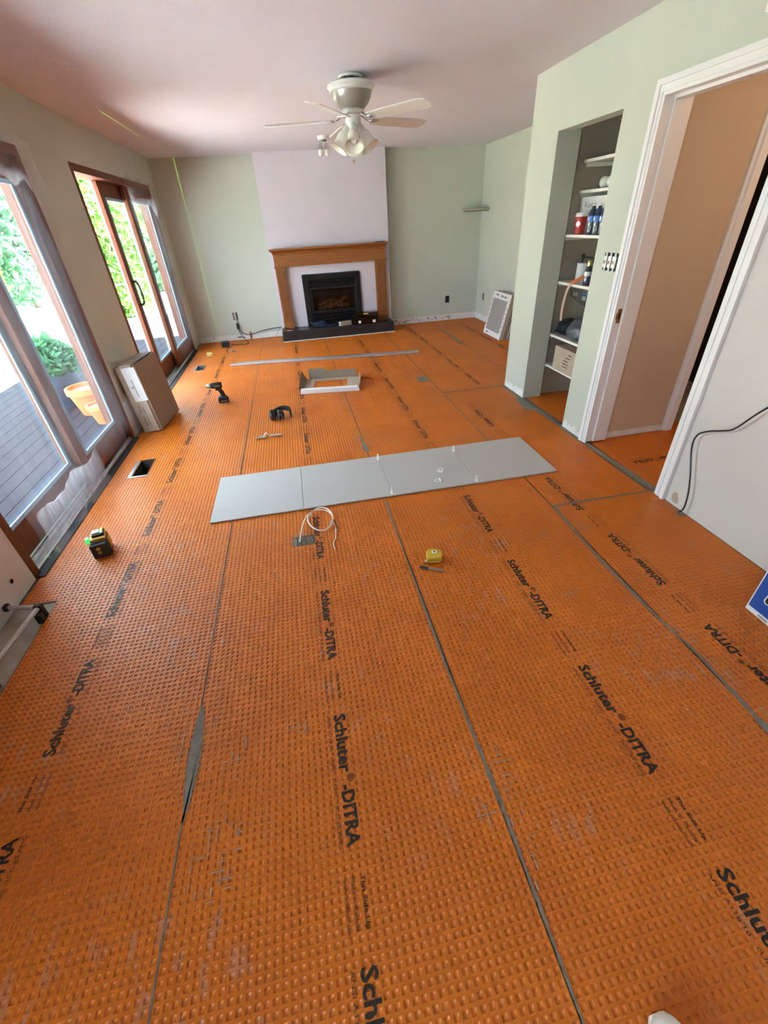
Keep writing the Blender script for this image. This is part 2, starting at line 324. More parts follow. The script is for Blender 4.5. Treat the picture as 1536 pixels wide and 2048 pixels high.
# lettering printed on the sheets: reads towards the camera (down) or away from it (up)
def brand(sh, x, y, d, rz=None):
    rz = (R(-90) if d < 0 else R(90)) if rz is None else rz; c, sn = math.cos(rz), math.sin(rz)
    for txt, a, l, h, up, bd in (('Schluter', 0.0, .215, .046, 0.0, .026), ('®', .221, .026, .026, .024, .004), ('-DITRA', .254, .177, .044, 0.0, .026)):
        lx, ly = a, up - .022
        text('printed_lettering', txt, l, h if txt != '-DITRA' else .044, (x + c*lx - sn*ly, y + sn*lx + c*ly, 0.0006), (0, 0, rz), sh, bold=bd)
def print_row(sh, x, y_first, n, d, notes=True, ylim=(YS, 8.0), yskip=None):
    rz = R(-90) if d < 0 else R(90); t = -d  # t: +1 when letter tops point to +x
    for i in range(n):
        y = y_first + i*0.69
        ye = y + d*0.43
        if min(y, ye) < ylim[0] or max(y, ye) > ylim[1]: continue
        brand(sh, x, y, d)
        text('printed_lettering', 'ANSI A118.10 · cUPC · CCMC · ICC-ES PMG', 0.43, 0.011, (x - t*0.047, y, 0.0006), (0, 0, rz), sh, m='ink_soft')
    for i in range(-1, n+1):
        y = y_first + i*0.69 + d*0.505
        if min(y, y+d*.13) < ylim[0] or max(y, y+d*.13) > ylim[1]: continue
        text('printed_notice', 'This Side Up', 0.118, 0.0165, (x + t*0.004, y, 0.0006), (0, 0, rz), sh, bold=0.012)
        text('printed_notice', 'Made in Canada', 0.118, 0.0115, (x - t*0.021, y, 0.0006), (0, 0, rz), sh, m='ink_soft')
        text('printed_notice', 'www.schluter.com', 0.125, 0.0115, (x - t*0.044, y, 0.0006), (0, 0, rz), sh, m='ink_soft')
print_row(sheets['A'], -1.145, 0.345, 11, +1, ylim=(-0.4, 7.8))
print_row(sheets['B'], -0.072, 0.265, 11, -1, ylim=(-0.4, 7.5))
print_row(sheets['C'], 0.945, 0.250, 11, -1, ylim=(-0.4, 7.5))
print_row(sheets['D'], 1.588, 0.575, 2, +1, ylim=(-0.4, 2.0))
print_row(sheets['E'], 1.572, 1.955, 4, +1, ylim=(1.9, 4.33))
print_row(sheets['F'], 1.895, 4.90, 5, -1, ylim=(4.38, 8.0))
print_row(sheets['G'], 2.815, 5.35, 5, -1, ylim=(4.38, 8.0))
brand(sheets['H'], 2.70, 2.41, 0, R(180))
text('printed_lettering', 'ANSI A118.10 · cUPC · CCMC · ICC-ES PMG', 0.41, 0.011, (2.70, 2.465, 0.0006), (0, 0, R(180)), sheets['H'], m='ink_soft')
# mortar squeezed out along the seams and smeared in patches
def ragged(name, pts, w0, w1, z=0.0011, wob=0.4, step=0.012):
    P = [Vector((*p, 0)) for p in pts]; V, F = [], []
    L = [0]
    for a, c in zip(P, P[1:]): L.append(L[-1]+(c-a).length)
    n = max(4, int(L[-1]/step)); k = 0; ph = random.random()*9
    for i in range(n+1):
        s = L[-1]*i/n
        while k < len(P)-2 and s > L[k+1]: k += 1
        t = (s-L[k])/max(1e-6, L[k+1]-L[k]); p = P[k].lerp(P[k+1], t); tg = (P[k+1]-P[k]).normalized(); nn = Vector((-tg.y, tg.x, 0))
        w = 0.78*w0 + 0.78*(w1-w0)*(0.5+0.5*math.sin(s*5.1+ph)*math.sin(s*2.3+2*ph)); a = w*(1+random.uniform(-wob, wob))/2; c = w*(1+random.uniform(-wob, wob))/2
        q = p+nn*a; r2 = p-nn*c; V += [(q.x, q.y, z), (r2.x, r2.y, z)]
    F = [(2*i, 2*i+1, 2*i+3, 2*i+2) for i in range(n)]
    return nobj(name, V, F, 'mortar', floor)
ragged('mortar_seam', [(0.405, -0.4), (0.408, 0.55), (0.396, 1.1), (0.403, 2.43)], 0.006, 0.018)
ragged('mortar_seam', [(0.403, 3.05), (0.40, 5.2), (0.402, 7.54)], 0.002, 0.007)
ragged('mortar_seam', [(-0.608, -0.4), (-0.61, 0.7)], 0.003, 0.007); ragged('mortar_seam', [(-0.61, 1.1), (-0.615, 3.4), (-0.61, 6.4)], 0.0015, 0.005)
ragged('mortar_seam', [(1.432, 2.04), (1.405, 1.5), (1.415, 1.13), (1.436, 0.87), (1.424, 0.55), (1.426, -0.4)], 0.012, 0.036)
ragged('mortar_seam', [(1.426, 4.33), (1.424, 3.06)], 0.004, 0.014); ragged('mortar_seam', [(1.426, 4.4), (1.424, 8.05)], 0.003, 0.010)
ragged('mortar_seam', [(1.43, 2.043), (1.70, 2.043), (2.14, 2.04)], 0.012, 0.034, wob=0.25)
ragged('mortar_seam', [(1.44, 4.338), (1.8, 4.34), (2.13, 4.342)], 0.010, 0.030)
ragged('mortar_seam', [(2.125, 4.33), (2.118, 3.9), (2.125, 3.2), (2.13, 2.85), (2.16, 2.05)], 0.05, 0.075, wob=0.15)
ragged('mortar_seam', [(2.374, 4.45), (2.37, 6.2)], 0.004, 0.010); ragged('mortar_seam', [(2.36, 6.3), (2.37, 7.5)], 0.03, 0.06)
def blade_patch(pts, z=0.0013):
    b = B(); b.faces.new([b.verts.new((x, y, z)) for x, y in pts]); return obj('mortar_patch', b, 'mortar', floor)
ys = np.linspace(0.70, 1.13, 38); prof = lambda y: 0.042*max(0, math.sin(math.pi*(y-0.70)/0.43))**0.8
left = [(-0.612-0.5*prof(y)+0.006, y) for y in ys]; right = [(-0.608+0.62*prof(y)+(0.007 if i % 2 else -0.004), y) for i, y in enumerate(ys)]
blade_patch(left + right[::-1])
def hatch(cx, cy, nx, ny, dens, seed):                       # mortar caught on the webs between cells
    rg = random.Random(seed); b = B()
    for i in range(nx):
        for j in range(ny):
            x, y = cx + i*PITCH, cy + j*PITCH
            e = ((i/max(1, nx-1)-.5)**2+(j/max(1, ny-1)-.5)**2)*2
            blob = 0.5+0.5*math.sin(i*1.1+seed*2.3)*math.cos(j*0.8+seed)
            for vert in (True, False):
                if rg.random() < min(.92, dens*1.9*(1-e)*blob):
                    w = rg.uniform(0.0012, 0.0026)
                    p = (x-w, y-PITCH*.5, x+w, y+PITCH*.5) if vert else (x-PITCH*.5, y-w, x+PITCH*.5, y+w)
                    b.faces.new([b.verts.new(q) for q in ((p[0], p[1], .0012), (p[2], p[1], .0012), (p[2], p[3], .0012), (p[0], p[3], .0012))])
    o = obj('mortar_smear', b, 'smear', floor); o['kind'] = 'stuff'; return o
for a in ((-0.68, 0.87, 3, 8, .45, 1), (-0.57, 0.98, 2, 6, .8, 2), (-0.49, 0.80, 4, 8, .42, 3), (-0.56, 0.48, 7, 10, .42, 4), (-0.29, 0.92, 8, 2, .5, 5), (0.43, 1.3, 2, 12, .35, 21), (0.42, 0.3, 3, 14, .32, 22),
          (-0.2, 1.22, 8, 3, .3, 6), (0.33, 0.45, 3, 10, .3, 7), (0.44, 0.5, 3, 12, .28, 8), (1.22, 1.75, 3, 4, .5, 9), (1.10, 1.3, 4, 4, .5, 10), (-0.33, 1.75, 2, 7, .5, 11), (-0.64, 1.6, 2, 16, .35, 12),
          (0.30, 4.2, 6, 14, .3, 13), (1.30, 4.45, 6, 8, .7, 14), (1.2, 4.0, 9, 16, .28, 15), (0.33, 3.2, 4, 16, .4, 16), (-0.66, 3.3, 4, 24, .3, 17), (1.46, 1.7, 3, 8, .6, 18), (1.45, 0.6, 3, 24, .4, 19), (2.28, 6.6, 4, 12, .5, 20), (1.5, 3.1, 4, 18, .3, 23)):
    hatch(*a)
blade_patch([(0.385, 3.18), (0.43, 3.2), (0.415, 3.38), (0.405, 3.56), (0.392, 3.4)]); blade_patch([(1.285, 4.78), (1.40, 4.76), (1.42, 4.95), (1.30, 4.97)])
blade_patch([(2.09, 1.745), (2.15, 1.74), (2.16, 1.80), (2.12, 1.79), (2.10, 1.80)]); blade_patch([(2.01, 3.62), (2.1, 3.55), (2.14, 3.7), (2.12, 3.92), (2.06, 3.92)])

def wall(name, boxes, m, label=None):
    b = B()
    for lo, hi in boxes: box(b, lo, hi)
    return struct(obj(name, b, m), label)
T = 0.17
DN, DF, DT = (2.145, 4.14), (4.998, 7.62), 2.112
wall('wall_left', [((XL-T, -2.7, 0), (XL, -2.3, H)), ((XL-T, -0.4, 0), (XL, DN[0], H)), ((XL-T, -2.3, DT), (XL, -0.4, H)), ((XL-T, DN[1], 0), (XL, DF[0], H)), ((XL-T, DF[1], 0), (XL, YB, H)), ((XL-T, DN[0], DT), (XL, DN[1], H)), ((XL-T, DF[0], DT), (XL, DF[1], H))], 'sage', 'sage green wall with two sliding doors')
bx('unpainted_strip', (XL, -0.4, 0.0), (XL+0.002, 2.14, 1.0), 'wall_white', bpy.data.objects['wall_left'])
wall('wall_far', [((XL-T, YB, -0.01), (XB+0.12, YB+0.15, H))], 'sage', 'sage green wall behind the fireplace')
wall('wall_chimney', [((-0.265, 7.865, 0), (-0.0, YB, H)), ((1.25, 7.865, 0), (1.622, YB, H)), ((0.0, 7.865, 0.92), (1.25, YB, H)), ((0.0, 8.0, 0), (1.25, YB, .92)), ((-0.0, 7.865, 0), (0.19, 8.05, .92)), ((1.11, 7.865, 0), (1.25, 8.05, .92))], 'breast_white', 'white chimney breast above the oak mantel')
wall('wall_alcove', [((XB, YC, -0.01), (XB+0.12, YB+0.1, H))], 'sage', 'sage green side wall of the far alcove')
wall('wall_right', [((XR, 3.911, 0), (XR+0.19, YC, H)), ((XR, 3.161, 2.052), (XR+0.12, 3.911, H)), ((XR, 2.875, 0), (XR+0.12, 3.161, H)), ((XR, 2.01, 2.118), (XR+0.12, 2.875, H)), ((XR, 1.2, 2.118), (XR+0.12, 2.01, H)),
     ((XR+0.19, 4.2, 0), (XB+0.1, YC, H))], 'sage', 'sage green wall with closet opening and doorway')
wall('wall_corridor_side', [((XR, -2.7, 0), (XR+0.12, 1.99, 2.1178)), ((XR, -2.7, 2.118), (XR+0.12, 1.199, H))], 'wall_white', 'white painted wall right of the doorway')
for yy in ((3.92, 4.34), (2.885, 3.155)):
    n = 14; b = B(); pts = [(yy[0]+(yy[1]-yy[0])*i/n, random.uniform(.035, .085)) for i in range(n+1)]
    prism(b, [(yy[0], 0.002), (yy[1], 0.002)] + pts[::-1], XR-0.0015, XR, 'x'); o = obj('plaster_patch', b, 'primer', bpy.data.objects['wall_right'])
wall('wall_closet', [((XR+0.19, 3.97, 0), (2.88, 4.2, H)), ((2.75, 2.98, 0), (2.88, 3.97, H)), ((XR+0.12, 2.93, 0), (2.88, 2.985, H))], 'closet_paint', 'beige walls inside the closet')
wall('wall_hall', [((XR+0.12, 2.84, 0), (2.87, 2.93, H)), ((2.87, 2.84, 2.08), (3.9, 2.93, H)), ((3.88, 1.2, 0), (4.0, 2.93, H)), ((2.2, 1.1, 0), (4.0, 1.25, H))], 'beige', 'beige hallway wall seen through the doorway')
wall('wall_dark_room', [((2.885, 2.945, -0.03), (2.905, 4.2, H)), ((2.885, 4.2, -0.03), (4.0, 4.3, H)), ((3.98, 2.93, -0.03), (4.05, 4.3, H))], 'dark_room_shade', 'walls coloured near black in place of darkness beyond the hallway')
wall('wall_rear', [((XL-T, -2.85, 0), (XR+.12, -2.7, H))], 'wall_white', 'white wall behind the viewpoint')
b = B(); box(b, (-2.15, -2.95, H), (4.1, 8.35, H+0.22)); struct(obj('ceiling', b, 'ceiling_white'), 'white stippled ceiling')
# bare drywall band where the baseboard was removed
bb = struct(bx('baseboard_far', (XL, YB-0.004, 0.0), (-0.265, YB, 0.085), 'primer'), 'bare drywall band at the foot of the far wall')
bb2 = struct(bx('baseboard_alcove', (1.622, YB-0.004, 0.0), (XB, YB, 0.10), 'card_white'), 'torn bare drywall band at the foot of the alcove wall')
struct(bx('baseboard_side', (XB-0.004, 6.9, 0.0), (XB, YB-0.004, 0.095), 'primer'), 'bare drywall band beside the tile boxes')
for i in range(34):
    x = 1.66 + 1.25*random.random()**1.3; z = random.uniform(0.02, 0.085); r = random.uniform(0.006, 0.026)
    b = B(); prism(b, [(x+r*random.uniform(.5, 1.3)*math.cos(a), z+0.5*r*random.uniform(.5, 1.3)*math.sin(a)) for a in np.linspace(0, 6.28, 9)[:-1]], YB-0.0065, YB-0.004, 'y'); obj('torn_paper', b, random.choice(['kraft', 'ink_grey', 'kraft']), bb2)
for (x, z, w, h) in ((-0.99, .045, .11, .035), (-1.42, .06, .03, .02), (-0.93, .03, .05, .03)):
    b = B(); prism(b, [(x+w*random.uniform(.35, .6)*math.cos(a), z+h*random.uniform(.35, .6)*math.sin(a)) for a in np.linspace(0, 6.28, 10)[:-1]], YB-0.007, YB-0.004, 'y'); obj('torn_paper', b, 'ink_grey', bb)
# door casing and jamb
cs = sempty('trim_1', 'white casing around the hallway doorway')
def casing(b, lo, hi, ax):
    box(b, lo, hi)
b = B(); box(b, (XR-0.012, 2.80, 0), (XR+0.001, 2.875, 2.118)); box(b, (XR-0.022, 2.845, 0), (XR-0.011, 2.875, 2.118)); box(b, (XR-0.017, 2.82, 0), (XR-0.011, 2.832, 2.08)); obj('casing_side', b, 'trim_white', cs)
b = B(); box(b, (XR-0.012, 1.93, 0), (XR+0.001, 2.01, 2.118)); box(b, (XR-0.022, 1.93, 0), (XR-0.011, 1.955, 2.118)); box(b, (XR-0.017, 1.975, 0), (XR-0.011, 1.99, 2.08)); obj('casing_side', b, 'trim_white', cs)
b = B(); box(b, (XR-0.012, 2.01, 2.045), (XR+0.001, 2.80, 2.118)); box(b, (XR-0.022, 1.955, 2.092), (XR-0.011, 2.845, 2.118)); box(b, (XR-0.017, 1.99, 2.062), (XR-0.011, 2.82, 2.075)); obj('casing_head', b, 'trim_white', cs)
b = B(); box(b, (XR+0.001, 2.80, 0.012), (XR+0.16, 2.84, 2.118)); box(b, (XR+0.05, 2.788, 0.012), (XR+0.16, 2.80, 2.05)); obj('door_jamb', b, 'trim_white', cs)
b = B(); box(b, (XR+0.001, 1.99, 0.012), (XR+0.12, 2.01, 2.118)); box(b, (XR+0.05, 2.01, 0.012), (XR+0.12, 2.022, 2.05)); obj('door_jamb', b, 'trim_white', cs)
b = B(); box(b, (XR+0.001, 2.01, 2.045), (XR+0.12, 2.80, 2.0465)); box(b, (XR+0.05, 2.02, 2.03), (XR+0.12, 2.79, 2.045)); obj('door_jamb', b, 'trim_white', cs)
b = B(); box(b, (XR+0.012, 2.7985, .90), (XR+0.042, 2.80, .99)); box(b, (XR+0.004, 2.797, .925), (XR+0.014, 2.80, .965)); sp = obj('strike_plate', b, 'brass', cs); bx('strike_hole', (XR+0.02, 2.7975, .925), (XR+0.034, 2.7986, .965), 'soot_shade_black', sp)
b = B(); box(b, (XR+0.17, 2.832, 0.002), (2.845, 2.841, 0.05)); 
for i in range(10): box(b, (2.38+i*.045, 2.829, .004), (2.38+i*.045+random.uniform(.02, .05), 2.833, random.uniform(.012, .05)))
obj('plaster_patch', b, 'primer', bpy.data.objects['wall_hall'])
b = B(); box(b, (2.868, 2.815, 0), (2.925, 2.94, 2.08)); box(b, (2.843, 2.828, 0), (2.870, 2.842, 2.09)); struct(obj('trim_2', b, 'trim_white'), 'white casing at the end of the hallway wall')
# left wall hole and heater cutout details
b = B(); lathe(b, [(0.0, 0), (0.013, 0)], 16, (XL+0.0025, 1.998, 0.118), (1, 0, 0)); obj('cable_hole', b, 'soot_shade_black', bpy.data.objects['wall_left'])  # flat black disc, the shade of a hole put into colour

# ------------------------------------------------------------------ sliding doors
def panel(parent, x, y0, y1, z0, z1, st=0.11, top=0.13, bot=0.19, th=0.042, m='door_wood'):
    p = B()
    box(p, (x-th, y0, z0), (x, y0+st, z1), .004); box(p, (x-th, y1-st, z0), (x, y1, z1), .004); box(p, (x-th+.001, y0+st, z0), (x-.001, y1-st, z0+bot)); box(p, (x-th+.001, y0+st, z1-top), (x-.001, y1-st, z1))
    o = obj('door_panel', p, m, parent)
    bx('pane', (x-th/2-.004, y0+st, z0+bot), (x-th/2+.004, y1-st, z1-top), 'pane', o)
    b = B(); g = .026
    for a, c in (((x-.006, y0+st, z0+bot), (x+.004, y0+st+g, z1-top)), ((x-.006, y1-st-g, z0+bot), (x+.004, y1-st, z1-top)), ((x-.006, y0+st+g, z0+bot), (x+.004, y1-st-g, z0+bot+g)), ((x-.006, y0+st+g, z1-top-g), (x+.004, y1-st-g, z1-top))): box(b, a, c)
    obj('glazing_bead', b, 'grey_bead', o)
    return o
mat('pale_yellow', (0.72, 0.62, 0.22), 0.5)
mat('black_cloth', (0.012, 0.013, 0.02), 0.9)
mat('bag_grey', (0.075, 0.085, 0.10), 0.3)
mat('deck_wood_shaded', (0.028, 0.024, 0.036), 0.8, spec=0.1, var=0.3, vscale=3, stretch=(8, 0.6, 8))  # near-black violet stands in for the house shade over the boards
mat('duct_shade', (0.10, 0.085, 0.07), 0.5, metal=0.4)  # darker than the zinc duct: shade inside the near duct put into colour
mat('pipe_grey', (0.50, 0.49, 0.48), 0.4, metal=0.2)
mat('grey_bead', (0.24, 0.42, 0.62), 0.4)
def slider(name, label, y0, y1, panels):
    d = sempty(name, label); jw = 0.055
    for a, c in ((y0, y0+jw), (y1-jw, y1)): bx('jamb', (XL-T, a, 0.0), (XL+0.004, c, DT), 'door_wood', d, .003)
    bx('door_head', (XL-T, y0+jw, DT-0.06), (XL+0.004, y1-jw, DT), 'door_wood', d, .003)
    b = B(); box(b, (XL-T-.05, y0+jw, -0.02), (XL-0.005, y1-jw, 0.018)); box(b, (XL-0.085, y0+jw, .018), (XL-.075, y1-jw, .034)); box(b, (XL-0.03, y0+jw, .018), (XL-.02, y1-jw, .034)); obj('door_sill', b, 'aluminium', d)
    bx('sill_edge', (XL-0.005, y0+.01, -0.02), (XL+0.045, y1-.01, 0.006), 'dark_rubber', d)
    for p in panels: panel(d, *p)
    return d
s1 = slider('door_1', 'near brown sliding glass door', *DN, [(XL-0.045, 3.19, 4.085, .03, 2.05), (XL-0.105, 2.20, 3.28, .03, 2.05)])
s2 = slider('door_2', 'far brown sliding glass door standing partly open', *DF, [(XL-0.035, 6.54, 7.565, .03, 2.05), (XL-0.10, 5.88, 7.0, .03, 2.05)])
s3 = slider('added_door_3', 'unseen brown sliding glass door added behind the viewpoint for light', -2.3, -0.4, [(XL-0.045, -1.35, -.455, .03, 2.05), (XL-0.105, -2.245, -1.27, .03, 2.05)])  # unseen opening added to light the foreground and right wall
b = B(); tube(b, [(XL-.098, 5.96, 1.14), (XL-.05, 5.955, 1.12), (XL-.045, 5.955, .93), (XL-.098, 5.96, .90)], .012, 8, 4); obj('door_handle', b, 'black_metal', s2, True)
sd = thing('screen_door', 'white framed insect screen slid open outside the far sliding door', 'screen door', (XL-0.20, 6.07, 0.02))
for a, c in (((-.02, 0, 0), (.01, .075, 2.05)), ((-.02, .9, 0), (.01, .97, 2.05)), ((-.02, .075, 0), (.01, .9, .09)), ((-.02, .075, 1.96), (.01, .9, 2.05))): bx('screen_frame', a, c, 'trim_white', sd)
bx('screen_latch', (.01, .02, 1.0), (.018, .05, 1.10), 'black_plastic', sd)
# plastic dust sheets taped over the doors
def film(name, label, y0, y1, z0, z1, x, seed, m='film', ny=70, nz=90, flare=0.05, parent=None):
    rg = np.random.default_rng(seed); yy = np.linspace(y0, y1, ny); zz = np.linspace(z0, z1, nz); Yg, Zg = np.meshgrid(yy, zz, indexing='ij')
    X = np.full_like(Yg, x); ty = (Yg-y0)/(y1-y0); tz = (Zg-z0)/(z1-z0)
    for k in range(14):
        fy, fz, ph = rg.uniform(3, 26), rg.uniform(-7, 7), rg.uniform(0, 6.3); X += rg.uniform(.0015, .006)*np.abs(np.sin(fy*Yg+fz*Zg+ph))
    X += flare*np.maximum(0, .16-tz)*(1+.6*np.sin(11*Yg+1.7*seed)+.3*np.sin(29*Yg)); X += 0.02*np.maximum(0, tz-.93)/.07*np.abs(np.sin(17*Yg+seed))
    Zo = Zg + (1-tz)**6*(0.05*np.sin(9*Yg+seed)+0.04*np.sin(23*Yg)) + tz**14*0.025*np.sin(13*Yg+seed); Yo = Yg + 0.03*(ty-.5)*np.sin(5*Zg+seed) + 0.012*np.sin(8*Zg)
    V = np.stack([X, Yo, Zo], -1).reshape(-1, 3); idx = np.arange(ny*nz).reshape(ny, nz); F = np.stack([idx[:-1, :-1], idx[1:, :-1], idx[1:, 1:], idx[:-1, 1:]], -1).reshape(-1, 4)
    o = nobj(name, V, F, m, parent); o.data.polygons.foreach_set('use_smooth', np.ones(len(F), bool))
    if parent: return o
    return tag(o, label, 'plastic sheet')
f1 = film('plastic_sheet', 'crumpled clear dust sheet taped over the whole near sliding door', 2.26, 4.17, 0.09, 2.10, XL+0.012, 3)
f2 = film('plastic_sheet', 'clear dust sheet taped over the fixed half of the far sliding door', 6.50, 7.60, 0.10, 2.10, XL+0.010, 5)
film('sheet_fold', '', 2.30, 3.25, 0.03, 0.30, XL+0.035, 9, 'film_dense', 50, 20, 0.12, f1)
film('sheet_fold', '', 2.9, 4.22, 1.86, 2.13, XL+0.022, 12, 'film_dense', 50, 20, 0.02, f1)
film('sheet_fold', '', 3.98, 4.19, 0.03, 0.40, XL+0.03, 15, 'film_dense', 14, 20, 0.10, f1)
film('sheet_fold', '', 6.35, 7.62, 1.80, 2.115, XL+0.022, 19, 'film_dense', 50, 20, 0.01, f2)

# ------------------------------------------------------------------ fireplace
he = thing('hearth', 'low raised hearth faced with black stone tiles', 'hearth', (0, 0, 0))
HX0, HX1, HY, HZ = -0.258, 1.600, 7.555, 0.160
bx('hearth_core', (HX0+.008, HY+.01, 0), (HX1-.008, 7.862, HZ-.012), 'grout', he)
jo = [HX0, 0.383, 0.974, HX1]
for a, c in zip(jo, jo[1:]):
    bx('tile', (a+.002, HY, 0.012), (c-.002, HY+.010, HZ), 'black_tile', he, .0015); bx('tile', (a+.002, HY+.011, HZ-.012), (c-.002, 7.862, HZ), 'black_tile', he, .0015)
for x in (HX0, HX1-.008): bx('tile', (x, HY+.011, .012), (x+.0078, 7.862, HZ-.013), 'black_tile', he)
bx('base_strip', (HX0-.004, HY-.012, 0.001), (HX1+.004, HY+.004, .011), 'primer', he)
ma = thing('fireplace_mantel', 'oak fireplace mantel with fluted side columns', 'mantel', (0, 7.864, 0))
def pil(x0, x1):
    b = B(); box(b, (x0, -.07, HZ), (x1, -.001, 1.035)); n = 6; w = (x1-x0-.03)/n
    for i in range(n): box(b, (x0+.015+i*w+w*.22, -.078, .30), (x0+.015+i*w+w*.78, -.069, 1.0), .003)
    obj('pilaster', b, 'oak', ma); b = B(); box(b, (x0-.006, -.084, HZ), (x1+.006, -.001, .27), .004); obj('plinth', b, 'oak', ma); b = B(); box(b, (x0-.012, -.095, 1.035), (x1+.012, -.001, 1.062), .006); obj('cap_moulding', b, 'oak_x', ma)
pil(-.205, -.055); pil(1.375, 1.545)
b = B(); box(b, (-.205, -.085, 1.045), (1.545, -.001, 1.215)); obj('frieze', b, 'oak_x', ma)
b = B(); pr = [(-.001, 1.205), (-.088, 1.205), (-.092, 1.222), (-.105, 1.245), (-.135, 1.264), (-.16, 1.272), (-.16, 1.292), (-.001, 1.292)]
flare = [0, .0, .004, .014, .036, .05, .05, 0]
lo = [b.verts.new((-.205-f, y, z)) for (y, z), f in zip(pr, flare)]; hi = [b.verts.new((1.545+f*.7, y, z)) for (y, z), f in zip(pr, flare)]
b.faces.new(lo); b.faces.new(hi[::-1])
for i in range(len(pr)): j = (i+1) % len(pr); b.faces.new((lo[i], lo[j], hi[j], hi[i]))
obj('crown_shelf', b, 'oak_x', ma)
tag(bx('mantel_scrap', (1.39, 7.74, 1.2925), (1.54, 7.80, 1.301), 'soot_shade_black'), 'dark offcut lying on the right end of the oak mantel', 'offcut')
fi = thing('fireplace_insert', 'black gas fireplace insert with louvres and glass front', 'fireplace', (0, 7.83, 0))
x0, x1, z0, z1 = .183, 1.118, HZ, .908
b = B()
for a, c in (((x0, 0, z0), (x0+.085, .03, z1)), ((x1-.085, 0, z0), (x1, .03, z1)), ((x0+.085, 0, z1-.075), (x1-.085, .03, z1)), ((x0+.085, 0, z0), (x1-.085, .03, z0+.02))): box(b, a, c, .004)
obj('surround_frame', b, 'black_metal', fi)
for i in range(4): bx('louvre', (x0+.09, .006+.004*(i % 2), .715+i*.030), (x1-.09, .05, .733+i*.030), 'black_metal', fi, .004)
for i in range(5): bx('louvre', (x0+.09, .006, .195+i*.034), (x1-.09, .05, .214+i*.034), 'black_metal', fi, .004)
b = B(); gx0, gx1, gz0, gz1 = .315, 1.000, .375, .700
for a, c in (((gx0-.045, .012, gz0-.03), (gx0, .04, gz1+.02)), ((gx1, .012, gz0-.03), (gx1+.03, .04, gz1+.02)), ((gx0, .012, gz1-.005), (gx1, .04, gz1+.02)), ((gx0, .012, gz0-.03), (gx1, .04, gz0+.008))): box(b, a, c)
obj('door_frame', b, 'black_metal', fi); bx('glass_front', (gx0, .022, gz0), (gx1, .026, gz1), 'smoked', fi)
b = B(); box(b, (x0+.02, .16, z0), (x1-.02, .17, z1-.02)); box(b, (x0+.02, .03, .345), (x1-.02, .16, .375)); obj('firebox', b, 'soot_shade_black', fi)
for k, (p, q, rr) in enumerate((((.40, .09, .40), (.92, .11, .43), .035), ((.42, .07, .44), (.66, .12, .52), .028), ((.62, .08, .42), (.90, .12, .55), .030), ((.60, .06, .39), (.64, .08, .49), .018), ((.80, .06, .40), (.78, .10, .52), .018), ((.50, .12, .46), (.78, .14, .50), .030))):
    b = B(); P = smooth_path([p, tuple((Vector(p)+Vector(q))/2+Vector((0, 0, .012))), q], 4); tube(b, P, [rr*random.uniform(.8, 1.15) for _ in P], 9); obj('ceramic_log', b, 'log', fi, True)
bx('control_knob', (.60, -.001, .245), (.615, .008, .255), 'brass', fi)
# things on the hearth
tb = thing('parts_case', 'clear dark plastic parts case with two latches on the hearth', 'case', (1.135, 7.60, HZ), R(-4))
b = B(); box(b, (-.205, -.045, .001), (.205, .075, .145), .008); obj('case_body', b, 'case_clear', tb)
bx('case_lid', (-.208, -.048, .146), (.208, .078, .178), 'case_clear', tb, .006); bx('inner_tray', (-.19, -.03, .004), (.19, .06, .10), 'black_plastic', tb)
for x in (-.11, .13): bx('latch', (x-.022, -.056, .02), (x+.022, -.047, .06), 'white_plastic', tb, .002)
bx('handle', (-.04, -.058, .150), (.04, -.05, .166), 'yellow_plastic', tb, .002)
for x in (-.17, .05): bx('divider', (x, -.04, .004), (x+.004, .07, .14), 'ink_grey', tb)
wbx = thing('small_carton', 'small white carton lying on the hearth front', 'carton', (.79, 7.635, HZ), R(22))
bx('carton_body', (-.10, -.035, .001), (.10, .035, .062), 'kraft_light', wbx, .002); bx('end_flap', (-.104, -.034, .003), (-.1, .034, .06), 'card_white', wbx)
for i in range(3): bx('printed_mark', (-.1055, -.028+.02*i, .014), (-.104, -.014+.02*i, .048), 'ink_grey', wbx)
b = B()
for k in range(7):
    c = Vector((.36+random.uniform(-.05, .05), 7.70, HZ+.012+.010*k)); rr = random.uniform(.075, .12); ph = random.random()*6
    tube(b, [c+Vector((rr*1.25*math.cos(a+ph), rr*.55*math.sin(a+ph), .012*math.sin(2*a+ph))) for a in np.linspace(0, 6.2, 26)], .0045, 6)
tube(b, [(.48, 7.70, HZ+.02), (.56, 7.66, HZ+.008), (.66, 7.70, HZ+.03), (.72, 7.76, HZ+.006)], .0045, 6, 8)
tag(obj('cord_coil', b, 'blue_wire', None, True), 'tangled dark blue cord coiled on the hearth before the fire', 'cord')
b = B(); tube(b, [(-.19, 7.64, HZ+.005), (-.10, 7.60, HZ+.005), (-.085, 7.594, HZ+.005)], [.0045, .0045, .001], 6); pc = tag(obj('pencil', b, 'pencil_red'), 'red pencil lying at the left end of the hearth', 'pencil')
tag(bx('paper_slip', (-.165, 7.60, HZ+.0005), (-.09, 7.63, HZ+.003), 'card_white'), 'small white paper slip on the left end of the hearth', 'paper')

